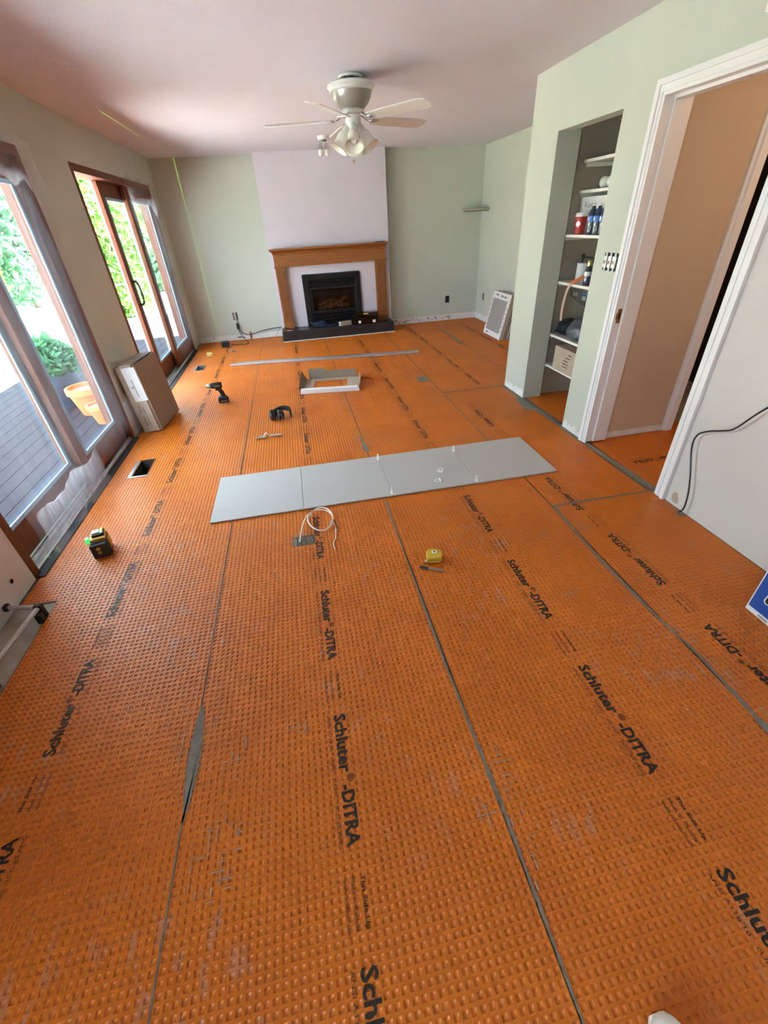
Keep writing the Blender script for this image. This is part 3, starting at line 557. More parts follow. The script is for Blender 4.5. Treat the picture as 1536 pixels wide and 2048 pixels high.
# ------------------------------------------------------------------ tiles in the foreground with levelling clips
tx = [-.752, -.1445, .4645, 1.0755, 1.684]
names = ['grey porcelain floor tile at the window end of the row', 'grey porcelain floor tile beside the wire coil, second of the row', 'grey porcelain floor tile with two loose white clips on it', 'grey porcelain floor tile at the closet end of the row']
for i in range(4):
    t = thing('floor_tile', names[i], 'tile', ((tx[i]+tx[i+1])/2, 2.741, 0), 0, 'grey tiles laid in a row')
    w = (tx[i+1]-tx[i])/2-.0011
    bx('tile_face', (-w, -.304, .004), (w, .304, .0125), 'porcelain', t, .001); bx('tile_back', (-w+.001, -.303, .0008), (w-.001, .303, .004), 'tile_edge', t)
def clip(loc, rot, label):
    c = thing('levelling_clip', label, 'tile clip', loc, 0, 'white tile levelling clips'); c.rotation_euler = rot
    b = B(); tube(b, [(-.016, 0, 0), (-.017, 0, .022), (-.011, 0, .036), (0, 0, .041), (.011, 0, .036), (.017, 0, .022), (.016, 0, 0)], .0034, 6, 5); obj('clip_loop', b, 'white_plastic', c, True)
    bx('clip_base', (-.019, -.009, -.001), (.019, .009, .0015), 'white_plastic', c)
clip((.4645, 2.995, .0137), (0, 0, R(90)), 'white levelling clip standing in the middle joint, fireplace side'); clip((1.0755, 2.955, .0137), (0, 0, R(90)), 'white levelling clip standing in the closet side joint, fireplace side')
clip((.4645, 2.470, .0137), (0, 0, R(90)), 'white levelling clip standing in the middle joint, near side'); clip((1.0755, 2.462, .0137), (0, 0, R(90)), 'white levelling clip standing in the closet side joint, near side')
clip((.868, 2.648, .0218), (R(-88), 0, R(-20)), 'white levelling clip lying loose on a tile, farther one'); clip((.830, 2.53, .0218), (R(-88), 0, R(95)), 'white levelling clip lying loose on a tile, nearer one')

# ------------------------------------------------------------------ heating sensor wire
hs = thing('sensor_wire', 'white floor sensor wire looped beside a grey mortar patch', 'wire', (0, 0, 0))
b = B(); box(b, (SENSOR[0], SENSOR[2], -.005), (SENSOR[1], SENSOR[3], -.002))
for i in range(9): tube(b, [(SENSOR[0]+.022+i*.0115, SENSOR[2]+.008, -.001), (SENSOR[0]+.026+i*.0115, (SENSOR[2]+SENSOR[3])/2, .0015), (SENSOR[0]+.022+i*.0115, SENSOR[3]-.006, -.001)], .0042, 6, 3)
obj('mortar_bed', b, 'mortar', hs, True)
cc = Vector((-.044, 2.278, .008)); loop = [cc+Vector((.079*math.cos(a), .118*math.sin(a), .012+.010*math.sin(a*1.5))) for a in np.linspace(R(150), R(150)-2*math.pi*1.55, 30)]
b = B(); tube(b, [(-.183, 2.088, .004), (-.172, 2.15, .02), (-.15, 2.25, .03), (-.122, 2.33, .03)] + [tuple(p) for p in loop] + [(.048, 2.21, .012), (.038, 2.13, .006)], .0042, 7, 2); obj('wire_jacket', b, 'wire_white', hs, True)
b = B(); tube(b, [(.040, 2.24, .022), (.047, 2.19, .014), (.045, 2.15, .007)], .0035, 6, 3); obj('black_conductor', b, 'black_plastic', hs, True)
b = B(); tube(b, [(.038, 2.135, .006), (.030, 2.07, .004), (.012, 2.02, .004), (.018, 1.965, .004)], .0028, 6, 4); obj('bare_conductor', b, 'wire_white', hs, True)

# ------------------------------------------------------------------ tape measure, marker, trowel
tm = thing('tape_measure', 'scuffed yellow tape measure lying on the membrane', 'tape measure', (.548, 1.742, 0), R(-8))
b = B(); prism(b, [(-.042, -.038), (.030, -.038), (.044, -.020), (.046, .012), (.030, .036), (.0, .044), (-.030, .040), (-.042, .028)], .001, .040); obj('case', b, 'yellow_plastic', tm, bevel=.005)
bx('label_plate', (-.012, .0, .0405), (.016, .022, .043), 'white_plastic', tm, .001); bx('label_mark', (-.003, .006, .0431), (.008, .017, .0436), 'ink', tm); bx('tape_hook', (-.055, -.034, .002), (-.042, -.014, .012), 'steel', tm); bx('grip_band', (-.0425, -.039, .013), (.030, -.0378, .028), 'tool_yellow', tm)
mk = thing('marker_pen', 'black capped grey marker pen beside the tape measure', 'marker', (.451, 1.690, .0062), math.atan2(-.062, .120))
b = B(); lathe(b, [(.0, 0), (.0052, .001), (.0062, .01), (.0066, .048), (.0, .048)], 12, (0, 0, 0), (1, 0, 0)); obj('cap', b, 'black_plastic', mk, True)
b = B(); lathe(b, [(.0, .048), (.0058, .048), (.0062, .125), (.0045, .134), (.0, .135)], 12, (0, 0, 0), (1, 0, 0)); obj('barrel', b, 'ink_grey', mk, True); b = B(); box(b, (.004, -.002, .0055), (.04, .002, .009)); obj('pocket_clip', b, 'black_plastic', mk)
tr = thing('trowel', 'small pointing trowel lying on the membrane near the ear muffs', 'trowel', (-.42, 3.725, 0), R(4))
b = B(); prism(b, [(-.125, -.01), (-.075, .040), (-.012, .052), (-.004, .0), (-.02, -.030)], .012, .0135); obj('blade', b, 'steel', tr, rot=(R(-6), 0, 0)); b = B(); tube(b, [(-.03, .012, .014), (-.012, .01, .04), (.005, -.004, .044), (.022, -.01, .026)], .0035, 7, 4); obj('tang', b, 'steel', tr, True)
b = B(); lathe(b, [(0, 0), (.010, .002), (.0125, .03), (.011, .06), (.014, .10), (.011, .112), (0, .114)], 12, (.018, -.012, .022), (1, -.02, -.06)); obj('handle', b, 'kraft_light', tr, True)

# ------------------------------------------------------------------ cross line laser
ll = thing('laser_level', 'yellow and black cross line laser level on the floor by the near door', 'laser level', (-1.352, 2.312, 0), R(18))
bx('body', (-.046, -.040, .012), (.046, .066, .100), 'black_plastic', ll, .006); bx('battery', (-.052, -.062, .0012), (.040, -.036, .094), 'dark_rubber', ll, .006)
for z in (.040, .066):
    b = B(); lathe(b, [(0, 0), (.011, 0), (.011, .002), (0, .002)], 14, (-.012, -.0640, z), (0, 1, 0)); obj('badge', b, 'tool_yellow', ll)
bx('base_foot', (-.042, -.034, .0012), (.044, .064, .013), 'dark_rubber', ll, .003); bx('yellow_housing', (-.040, -.030, .098), (.042, .060, .117), 'tool_yellow', ll, .005); bx('side_panel', (.0445, -.012, .03), (.0495, .058, .09), 'tool_yellow', ll, .002)
bx('top_housing', (-.026, -.008, .116), (.040, .058, .134), 'black_plastic', ll, .006); bx('top_window', (-.020, .004, .1338), (.018, .040, .139), 'blue_glass', ll, .002); bx('green_window', (-.066, -.004, .082), (-.045, .030, .114), 'green_glass', ll, .004); bx('control_key', (.024, .030, .1338), (.036, .048, .137), 'yellow_plastic', ll)
ld = bpy.data.lights.new('laser_fan', 'POINT'); ld.energy = 1.0; ld.shadow_soft_size = 0.0; ld.use_nodes = True; lnt = ld.node_tree; em = lnt.nodes['Emission']
tcn = nd(lnt, 'ShaderNodeTexCoord'); sx = nd(lnt, 'ShaderNodeSeparateXYZ'); lnt.links.new(tcn.outputs['Normal'], sx.inputs[0])
def lmath(op, a, b):
    m_ = nd(lnt, 'ShaderNodeMath', operation=op)
    for k_, q_ in enumerate((a, b)):
        if q_ is None: continue
        if isinstance(q_, (int, float)): m_.inputs[k_].default_value = q_
        else: lnt.links.new(q_, m_.inputs[k_])
    return m_.outputs[0]
X_, Y_, Z_ = sx.outputs['X'], sx.outputs['Y'], sx.outputs['Z']; LW = 0.0006
fan_x = lmath('MULTIPLY', lmath('LESS_THAN', lmath('ABSOLUTE', X_, None), LW), lmath('MULTIPLY', lmath('GREATER_THAN', Z_, -0.035), lmath('LESS_THAN', Z_, 0.63)))
fan_x = lmath('MULTIPLY', fan_x, lmath('GREATER_THAN', Y_, 0.0))
fan_y = lmath('MULTIPLY', lmath('LESS_THAN', lmath('ABSOLUTE', Y_, None), LW * 3), lmath('LESS_THAN', Z_, -0.3))
fan_z = lmath('MULTIPLY', lmath('LESS_THAN', lmath('ABSOLUTE', X_, None), LW * 3), lmath('LESS_THAN', Z_, -0.72))
acc = lmath('MAXIMUM', lmath('MAXIMUM', fan_x, lmath('MULTIPLY', fan_y, 0.12)), lmath('MULTIPLY', fan_z, 0.12))
ms = nd(lnt, 'ShaderNodeMath', operation='MULTIPLY'); ms.inputs[1].default_value = 520.0; lnt.links.new(acc, ms.inputs[0]); lnt.links.new(ms.outputs[0], em.inputs['Strength']); em.inputs['Color'].default_value = (0.45, 1.0, 0.12, 1)
lo_ = bpy.data.objects.new('laser_fan', ld); COL.objects.link(lo_); lo_.location = (-1.335, 2.335, 0.16)

# ------------------------------------------------------------------ floor vents
for k, (vx0, vx1, vy0, vy1) in enumerate(VENTS):
    v = thing('floor_vent', ['open floor duct beside the near sliding door', 'open floor duct beside the far sliding door'][k], 'vent', ((vx0+vx1)/2, (vy0+vy1)/2, 0), 0, 'open floor ducts')
    hx, hy = (vx1-vx0)/2, (vy1-vy0)/2; b = B(); dz = -.14
    box(b, (-hx, -hy, dz), (-hx+.003, hy, .001)); box(b, (hx-.003, -hy, dz), (hx, hy, .001)); box(b, (-hx, -hy, dz), (hx, -hy+.003, .001)); box(b, (-hx, hy-.003, dz), (hx, hy, .001)); obj('duct', b, 'duct_shade' if k == 0 else 'zinc', v)
    bx('duct_floor', (-hx, -hy, dz-.004), (hx, hy, dz), 'soot_shade_black' if k == 0 else 'zinc', v)  # near duct bottom blackened in place of shade
    b = B(); box(b, (-hx-.022, -hy-.01, .0012), (-hx+.003, hy+.004, .0028)); box(b, (-hx-.022, -hy-.020, .0012), (hx+.004, -hy+.003, .0028)); obj('flange', b, 'zinc', v)

# ------------------------------------------------------------------ cardboard carton against the left wall
ct = thing('tile_carton', 'large brown cardboard carton leaning on the wall between the sliding doors', 'carton', (-1.566, 4.482, 0.0), R(-6.9))
piv = Matrix.Rotation(R(-4.7), 4, 'Y')
def cpart(name, lo, hi, m, bev=0.0, parent=None):
    b = B(); box(b, lo, hi, bev); bmesh.ops.transform(b, matrix=piv, verts=b.verts); return obj(name, b, m, parent or ct)
cpart('carton_body', (0, -.262, .001), (.150, .262, .612), 'kraft_light', .004); cpart('front_panel', (.1505, -.245, .001), (.170, .266, .610), 'kraft', .003)
cpart('shipping_label', (.052, -.2645, .30), (.148, -.262, .605), 'card_white'); cpart('label_fold', (.148, -.2645, .30), (.171, -.247, .600), 'card_white'); cpart('top_flap', (-.004, -.266, .612), (.135, .268, .618), 'card_grey'); cpart('flap_gap', (.10, -.20, .6121), (.158, .20, .6150), 'soot_shade_black')
cpart('torn_flap', (.045, -.2655, .612), (.15, -.10, .628), 'kraft_light')
for i, (xx, zz, w, l) in enumerate(((.055, .06, .012, .10), (.055, .19, .012, .08), (.085, .06, .010, .09), (.085, .18, .010, .06), (.100, .34, .006, .16), (.080, .42, .012, .02))): cpart('printed_mark', (xx, -.2655, zz), (xx+w, -.2645, zz+l), 'ink_grey')

# ------------------------------------------------------------------ drill
dr = thing('cordless_drill', 'black cordless drill standing on its battery with a long bit', 'drill', (-.925, 4.875, 0), R(8))
b = B(); box(b, (-.055, -.036, .001), (.058, .036, .052), .010); obj('battery', b, 'black_plastic', dr); bx('battery_label', (-.03, -.0375, .014), (.035, -.036, .026), 'ink_grey', dr); bx('battery_top', (-.046, -.034, .052), (.05, .034, .066), 'pot_blue', dr, .004)
b = B(); P = smooth_path([(.012, 0, .060), (.004, 0, .10), (-.012, 0, .140), (-.022, 0, .165)], 4); tube(b, P, [.024]*len(P), 12); obj('grip', b, 'black_plastic', dr, True)
b = B(); lathe(b, [(0, -.045), (.026, -.043), (.032, -.03), (.032, .055), (.027, .075), (0, .078)], 18, (-.02, 0, .190), (-1, 0, .02)); obj('motor_housing', b, 'black_plastic', dr, True); bx('maker_mark', (-.06, -.0335, .183), (.0, -.031, .193), 'ink_grey', dr)
b = B(); lathe(b, [(0, .0), (.024, .0), (.024, .016), (.019, .030), (.011, .046), (0, .047)], 16, (-.097, 0, .1915), (-1, 0, .02)); obj('chuck', b, 'zinc', dr, True); b = B(); tube(b, [(-.143, 0, .1925), (-.215, 0, .1935)], .0032, 6); obj('drill_bit', b, 'steel', dr, True); b = B(); box(b, (-.055, -.008, .135), (-.035, .008, .160), .003); obj('trigger', b, 'dark_rubber', dr)

# ------------------------------------------------------------------ ear muffs
em_ = thing('ear_muffs', 'black ear muffs lying on the floor with band folded back', 'ear muffs', (-.325, 4.13, 0), R(-4))
for s, (x, y) in enumerate(((-.050, .010), (.026, -.006))):
    b = B(); lathe(b, [(0, -.036), (.034, -.034), (.049, -.022), (.052, 0), (.050, .018), (.040, .026), (0, .026)], 18, (x, y, .053), (-.94, -.32, .1)); e = obj('ear_cup', b, 'black_plastic', em_, True)
    b = B(); bmesh.ops.create_circle(b, segments=4, radius=.001); b.clear(); lathe(b, [(.026, 0), (.040, .002), (.042, .012), (.036, .018), (.026, .016)], 18, (x, y, .047), (.94, .32, -.1) if s == 0 else (-.94, -.32, .1)); obj('ear_cushion', b, 'dark_rubber', em_, True)
for (dx, dz) in ((.045, .02), (.048, .045), (.04, .065)): bx('control_button', (dx-.006, -.052, dz), (dx+.006, -.046, dz+.008), 'zinc', em_)
b = B(); P = [(-.03, .045, .070), (.015, .085, .080), (.07, .085, .086), (.115, .055, .080), (.128, .015, .060), (.130, -.005, .040)]; Q = smooth_path(P, 5); V = []
for i, p in enumerate(Q):
    t = (Q[min(i+1, len(Q)-1)]-Q[max(i-1, 0)]).normalized(); n = Vector((-t.y, t.x, 0)).normalized(); V.append([b.verts.new(p+n*s*.010+Vector((0, 0, z))) for s, z in ((1, .022), (-1, .022), (-1, -.022), (1, -.022))])
for A, C in zip(V, V[1:]):
    for k in range(4): b.faces.new((A[k], A[(k+1) % 4], C[(k+1) % 4], C[k]))
b.faces.new(V[0]); b.faces.new(V[-1][::-1]); obj('headband', b, 'black_plastic', em_, True)
b = B(); tube(b, [(.03, -.002, .09), (.06, .03, .085)], .003, 6); obj('band_wire', b, 'steel', em_, True)

# ------------------------------------------------------------------ straightedge, cardboard tray, offcut
st = thing('straightedge', 'long silver aluminium straightedge lying across the floor', 'straightedge', (.36, 6.235, 0), math.atan2(-.365, 2.53))
b = B(); box(b, (-1.275, -.055, .001), (1.275, .055, .026), .004); obj('bar', b, 'aluminium', st); b = B(); box(b, (-1.375, -.040, .001), (-1.272, .030, .020), .003); obj('inner_bar', b, 'aluminium', st); bx('edge_rib', (-1.272, -.012, .026), (1.272, .012, .028), 'zinc', st)
cy = thing('cardboard_tray', 'open cardboard tray with its base cut out and one white edge', 'cardboard', (.285, 5.05, 0), R(-9))
hx, hy = .315, .265
b = B()
for a, c in (((-hx, -hy, .001), (hx, -hy+.05, .004)), ((-hx, hy-.09, .001), (hx, hy, .004)), ((-hx, -hy+.05, .001), (-hx+.11, hy-.09, .004)), ((hx-.13, -hy+.05, .001), (hx, hy-.09, .004))): box(b, a, c)
obj('base_rim', b, 'kraft_light', cy)
b = B(); prism(b, [(-hx+.03, .004), (hx-.02, .004), (hx-.02, .098), (-hx+.23, .098), (-hx+.23, .128), (-hx+.03, .128)], hy-.004, hy, 'y'); obj('back_wall', b, 'kraft', cy)
b = B(); vv = [b.verts.new(p) for p in ((-hx, -hy, .003), (-hx, hy, .003), (-hx-.05, hy-.02, .115), (-hx-.03, -hy+.02, .05))]; b.faces.new(vv); bmesh.ops.solidify(b, geom=b.faces[:], thickness=.004); obj('side_wall', b, 'kraft', cy)
b = B(); vv = [b.verts.new(p) for p in ((hx, -hy, .003), (hx, hy, .003), (hx+.035, hy-.01, .085), (hx+.02, .06, .05), (hx+.045, .02, .10), (hx+.03, -hy+.01, .075))]; b.faces.new(vv); bmesh.ops.solidify(b, geom=b.faces[:], thickness=.004); obj('side_wall', b, 'kraft_light', cy)
b = B(); box(b, (-hx-.01, -hy-.012, .001), (hx+.02, -hy+.004, .040)); box(b, (-hx-.006, -hy-.012, .040), (hx+.0, -hy+.055, .044)); obj('front_wall', b, 'card_white', cy)
text('front_print', 'Schluter Systems', .16, .012, (-.21, -hy+.006, .0448), (0, 0, 0), cy, m='ink_grey')
b = B(); n = 10; vs = []
for i in range(n+1):
    t = i/n; x = .66+.24*t; y = 5.24-.25*t; w = .055*(1-.45*t) if t < .85 else .028; z = .004+.020*math.sin(3.1*t)
    vs.append((b.verts.new((x-.4*w, y-w, z)), b.verts.new((x+.4*w, y+w, z+.012*math.sin(2*t)))))
for A, C in zip(vs, vs[1:]): b.faces.new((A[0], A[1], C[1], C[0]))
bmesh.ops.solidify(b, geom=b.faces[:], thickness=.002); tag(obj('membrane_offcut', b, 'orange_flat'), 'curled orange membrane offcut strip beside the cardboard tray', 'offcut')

# ------------------------------------------------------------------ blue box, wall cable, pipe rail, shoe
bb3 = thing('product_carton', 'blue and white product carton at the right edge of the floor', 'carton', (1.834, 1.048, 0))
bx('carton_body', (0, -.40, .001), (.26, 0, .30), 'card_white', bb3, .004)
b = B(); box(b, (-.0015, -.39, .030), (0.0001, -.008, .285)); obj('blue_panel', b, 'blue_card', bb3)
b = B(); prism(b, [(-.128+.040*math.cos(a), .150+.062*math.sin(a)) for a in np.linspace(0, 6.28, 17)[:-1]], -.0025, -.0015, 'x'); obj('pictured_blade', b, 'card_white', bb3)
b = B(); prism(b, [(-.122+.016*math.cos(a), .152+.034*math.sin(a)) for a in np.linspace(0, 6.28, 13)[:-1]], -.0032, -.0025, 'x'); obj('pictured_notch', b, 'soot_shade_black', bb3)
b = B(); prism(b, [(-.055, .145), (-.072, .155), (-.082, .105), (-.075, .088), (-.060, .088), (-.050, .10)], -.0025, -.0015, 'x'); obj('pictured_handle', b, 'card_white', bb3)
b = B(); prism(b, [(-.060, .138), (-.068, .142), (-.077, .105), (-.072, .094), (-.062, .094), (-.056, .104)], -.0032, -.0025, 'x'); obj('pictured_grip', b, 'soot_shade_black', bb3)
for y in (-.06, -.2): bx('printed_mark', (-.0012, y-.045, .010), (.0001, y, .020), 'card_grey', bb3)
b = B(); tube(b, [(XR-.03, 1.775, .008), (XR-.03, 1.755, .05), (XR-.03, 1.765, .147), (XR-.03, 1.80, .26), (XR-.03, 1.853, .40), (XR-.03, 1.85, .48), (XR-.03, 1.79, .53), (XR-.03, 1.72, .562), (XR-.03, 1.66, .60), (XR-.03, 1.57, .727), (XR-.03, 1.45, .86), (XR-.03, 1.3, .93), (XR-.006, 1.15, 1.0)], .0045, 8, 8)
tag(obj('wall_cable', b, 'black_plastic', None, True), 'thin black cable hanging against the white wall right of the doorway', 'cable')
b = B(); prism(b, [(1.832, .022), (1.86, .018), (1.884, .03), (1.888, .06), (1.876, .085), (1.858, .088), (1.85, .07), (1.836, .06)], XR-.0012, XR, 'x'); obj('stain', b, 'kraft_light', bpy.data.objects['wall_corridor_side'])
pr_ = thing('pipe_rail', 'grey metal pipe rail with black clamps over the bare floor cutout', 'pipe', (0, 0, 0))
b = B(); tube(b, [(-1.488, 1.825, .060), (-1.528, 1.45, .060), (-1.60, .80, .060)], .0115, 10); obj('long_pipe', b, 'pipe_grey', pr_, True)
b = B(); tube(b, [(-1.485, 1.822, .062), (-1.650, 1.858, .062)], .0105, 10); obj('short_pipe', b, 'pipe_grey', pr_, True)
b = B(); box(b, (-1.505, 1.81, -.006), (-1.472, 1.838, .076), .004); box(b, (-1.495, 1.77, -.006), (-1.465, 1.80, .05), .004); obj('clamp', b, 'black_plastic', pr_)
b = B(); box(b, (-1.66, 1.842, .046), (-1.638, 1.874, .078), .004); obj('clamp', b, 'black_plastic', pr_); bx('clamp', (-1.62, .78, -.006), (-1.58, .82, .076), 'black_plastic', pr_, .004); bx('clamp', (-1.53, 1.37, -.006), (-1.49, 1.42, .055), 'black_plastic', pr_, .004)
sh = thing('shoe', 'white rounded shoe toe at the bottom edge of the view', 'shoe', (.575, -.185, 0), 0)
b = B(); prof = [(-.05, .030, .085), (0, .038, .095), (.06, .042, .085), (.12, .046, .068), (.16, .047, .058), (.19, .043, .051), (.21, .036, .045), (.224, .027, .036), (.232, .016, .026), (.236, .004, .014)]; rings = []
for y, w, h in prof: rings.append([b.verts.new((w*math.cos(a), y, .020+h*max(0, math.sin(a))**.8)) for a in np.linspace(0, math.pi, 11)])
for A, C in zip(rings, rings[1:]):
    for k in range(10): b.faces.new((A[k], A[k+1], C[k+1], C[k]))
b.faces.new(rings[0][::-1]); b.faces.new(rings[-1]); obj('upper', b, 'shoe_white', sh, True)
b = B(); prism(b, [(-.034, -.05), (.034, -.05), (.046, .06), (.050, .15), (.040, .21), (.018, .236), (-.018, .236), (-.040, .21), (-.050, .15), (-.046, .06)], .001, .022); obj('sole', b, 'white_plastic', sh, bevel=.004)

# ------------------------------------------------------------------ far left corner: outlets, adapters, charger
ou = thing('wall_outlet', 'uncovered wall outlet with a plug left of the fireplace', 'outlet', (-.995, YB-.003, .375))
bx('box_rim', (-.035, -.004, -.055), (.035, .001, .055), 'soot_shade_black', ou); bx('receptacle', (-.020, -.012, -.050), (.020, -.003, .050), 'kraft_light', ou, .003); bx('yoke', (-.010, -.014, .048), (.010, -.004, .062), 'zinc', ou); b = B(); tube(b, [(0, -.012, -.04), (.01, -.02, -.075), (.012, -.02, -.10)], .006, 6, 3); obj('plug_cord', b, 'ink_grey', ou, True)
o2 = thing('low_outlet', 'small low brass coloured wall connector left of the hearth', 'outlet', (-.806, YB-.005, .06)); bx('plate', (-.018, -.006, -.056), (.018, .001, .056), 'brass', o2, .002); bx('socket', (-.009, -.010, -.03), (.009, -.005, .02), 'kraft', o2)
o3 = thing('wall_outlet', 'black uncovered wall outlet right of the fireplace', 'outlet', (2.697, YB-.003, .343)); bx('box_rim', (-.034, -.004, -.055), (.034, .001, .055), 'soot_shade_black', o3); bx('receptacle', (-.018, -.012, -.045), (.018, -.003, .045), 'black_plastic', o3, .003)
o4 = thing('wall_slot', 'narrow open wall box above the tile cartons', 'outlet', (XB-.003, 7.76, .385)); bx('box_rim', (-.004, -.028, -.055), (.001, .028, .055), 'kraft', o4); bx('slot', (-.006, -.012, -.048), (-.003, .012, .048), 'soot_shade_black', o4)
ad = thing('power_adapter', 'black cord adapter hanging below the uncovered outlet', 'adapter', (-.985, YB-.03, .225)); bx('adapter_body', (-.022, -.018, -.045), (.022, .018, .045), 'black_plastic', ad, .004)
b = B(); tube(b, [(0, 0, -.045), (.03, 0, -.09), (.085, 0, -.13), (.17, 0, -.15), (.30, -.01, -.125), (.42, -.01, -.10), (.56, -.01, -.085), (.68, -.02, -.08), (.735, -.10, -.075), (.78, -.26, -.052), (.84, -.33, -.056)], .006, 7, 6); obj('hearth_cord', b, 'black_plastic', ad, True)
b = B(); tube(b, [(-.005, 0, -.045), (.01, -.005, -.10), (.06, -.08, -.16), (.11, -.2, -.20), (.155, -.31, -.218), (.10, -.38, -.218), (-.0, -.37, -.218), (-.10, -.33, -.218), (-.13, -.36, -.218)], .005, 7, 6); obj('charger_cord', b, 'black_plastic', ad, True)
b = B(); tube(b, [(.69, -.05, -.085), (.63, -.06, -.15), (.56, -.09, -.215), (.50, -.06, -.216)], .003, 6, 5); obj('thin_wire', b, 'ink_grey', ad, True)
ch = thing('battery_charger', 'black battery charger block on the floor in the far left corner', 'charger', (-1.19, 7.66, 0), R(4)); bx('charger_body', (-.062, -.055, .001), (.062, .055, .078), 'black_plastic', ch, .008); bx('battery_slot', (-.04, -.04, .078), (.04, .04, .083), 'dark_rubber', ch, .002)
yb = thing('plastic_block', 'small yellow plastic block on the floor near the far door', 'block', (-1.372, 7.09, 0), R(6)); bx('block_body', (-.036, -.030, .001), (.036, .030, .055), 'pale_yellow', yb, .008); b = B(); lathe(b, [(0, 0), (.018, 0), (.018, .002), (0, .002)], 12, (0, 0, .0545)); obj('top_disc', b, 'kraft_light', yb)
pl = thing('screwdriver', 'short screwdriver with pale handle on the floor by the charger', 'screwdriver', (-1.10, 7.24, .014), R(8))
b = B(); lathe(b, [(0, 0), (.005, 0), (.005, .062), (0, .062)], 8, (-.02, 0, 0), (1, 0, 0)); obj('shaft', b, 'kraft_light', pl, True); b = B(); lathe(b, [(0, .06), (.012, .062), (.0135, .09), (.012, .112), (0, .114)], 12, (-.02, 0, 0), (1, 0, 0)); obj('handle', b, 'ink_grey', pl, True)

# ------------------------------------------------------------------ tile cartons in the alcove, corner shelf
def lean_box(name, label, x, y0, y1, h, th, ang, front):
    t = thing(name, label, 'carton', (x, (y0+y1)/2, 0), 0, 'tile cartons leaning in the alcove'); rm = Matrix.Rotation(R(ang), 4, 'Y'); w = (y1-y0)/2
    def p(n, lo, hi, m, bev=0):
        b = B(); box(b, lo, hi, bev); bmesh.ops.transform(b, matrix=rm, verts=b.verts); return obj(n, b, m, t)
    p('carton_body', (0, -w, .0), (th, w, h), 'kraft' if not front else 'kraft_light', .004)
    p('printed_face', (-.002, -w+.002, .004), (.0005, w-.002, h-.004), 'card_white')
    if front:
        p('face_panel', (-.0035, -w+.075, .075), (-.0019, w-.055, h-.095), 'card_grey')
        for i, (a, c, z, hh) in enumerate(((.20, .10, h-.055, .022), (.02, -.06, h-.06, .022), (-.08, -.17, h-.062, .02), (.22, .13, .028, .020))): p('printed_mark', (-.0035, c, z), (-.0019, a, z+hh), 'ink_grey')
        for i in range(6): p('printed_mark', (-.0035, -w+.025, .10+i*.06), (-.0019, -w+.045, .135+i*.06), 'card_grey'); p('printed_mark', (-.0035, w-.035, .12+i*.07), (-.0019, w-.02, .15+i*.07), 'card_grey')
lean_box('tile_carton', 'white printed tile carton with grey panel, frontmost of the alcove stack', 2.912, 6.255, 6.868, .612, .060, 13.0, True)
lean_box('tile_carton', 'brown tile carton in the middle of the alcove stack', 2.980, 6.262, 6.875, .605, .050, 13.0, False)
lean_box('tile_carton', 'brown tile carton nearest the alcove wall', 3.037, 6.25, 6.86, .60, .050, 13.0, False)
cs_ = thing('corner_shelf', 'small rounded corner shelf high in the alcove corner', 'shelf', (XB, YB, 1.625))
b = B(); prism(b, [(-.001, -.001)] + [(-.335*math.cos(a)-.001, -.335*math.sin(a)-.001) for a in np.linspace(0, math.pi/2, 14)], 0, .022); obj('shelf_board', b, 'shelf_green', cs_, bevel=.004); b = B(); box(b, (-.30, -.018, -.02), (-.001, -.001, 0)); box(b, (-.018, -.30, -.02), (-.001, -.018, 0)); obj('shelf_cleat', b, 'shelf_green', cs_)

# ------------------------------------------------------------------ ceiling fan
fan = thing('ceiling_fan', 'white five blade ceiling fan with frosted light kit', 'ceiling fan', (.646, 4.27, H))
b = B(); lathe(b, [(0, 0), (.085, 0), (.085, -.012), (0, -.012)], 28); obj('mounting_plate', b, 'fan_white', fan, True)
b = B()
for k in range(7): a = k*.9; tube(b, [(.05*math.cos(a), .05*math.sin(a), -.012), (.075*math.cos(a+.5), .075*math.sin(a+.5), -.026), (.06*math.cos(a+1), .06*math.sin(a+1), -.040)], .009, 6, 3)
obj('wiring', b, 'green_wire', fan, True)
b = B(); lathe(b, [(0, -.036), (.155, -.038), (.172, -.046), (.172, -.062), (.160, -.070), (.160, -.082), (.152, -.088), (.0, -.088)], 36); obj('housing_rim', b, 'fan_white', fan, True)
b = B(); lathe(b, [(0, -.088), (.150, -.088), (.143, -.115), (.125, -.145), (.100, -.168), (.085, -.176), (0, -.176)], 36); obj('motor_bowl', b, 'fan_grey', fan, True)
b = B(); lathe(b, [(0, -.176), (.075, -.176), (.085, -.186), (.085, -.206), (.06, -.214), (.055, -.222), (.060, -.24), (.056, -.275), (.040, -.298), (0, -.302)], 28); obj('switch_housing', b, 'fan_white', fan, True)
for k in range(5):
    a = R(23+72*k); q = Matrix.Rotation(a, 4, 'Z'); tl = Matrix.Rotation(R(-13), 4, 'X')
    b = B(); tube(b, [(.07, 0, -.205), (.11, 0, -.222), (.15, .0, -.236)], .010, 7, 3); box(b, (.14, -.045, -.2425), (.20, .045, -.2375), .002); box(b, (.12, -.02, -.2425), (.15, .02, -.2375)); bmesh.ops.transform(b, matrix=q @ Matrix.Translation((0, 0, -.0)) , verts=b.verts); obj('blade_iron', b, 'chrome', fan, True)
    b = B(); pts = [(.165, -.050), (.30, -.062), (.62, -.072), (.665, -.055), (.678, -.02), (.678, .02), (.665, .055), (.62, .072), (.30, .062), (.165, .050)]
    prism(b, pts, -.003, .003); bmesh.ops.transform(b, matrix=q @ Matrix.Translation((0, 0, -.235)) @ tl, verts=b.verts); obj('fan_blade', b, 'fan_white', fan)
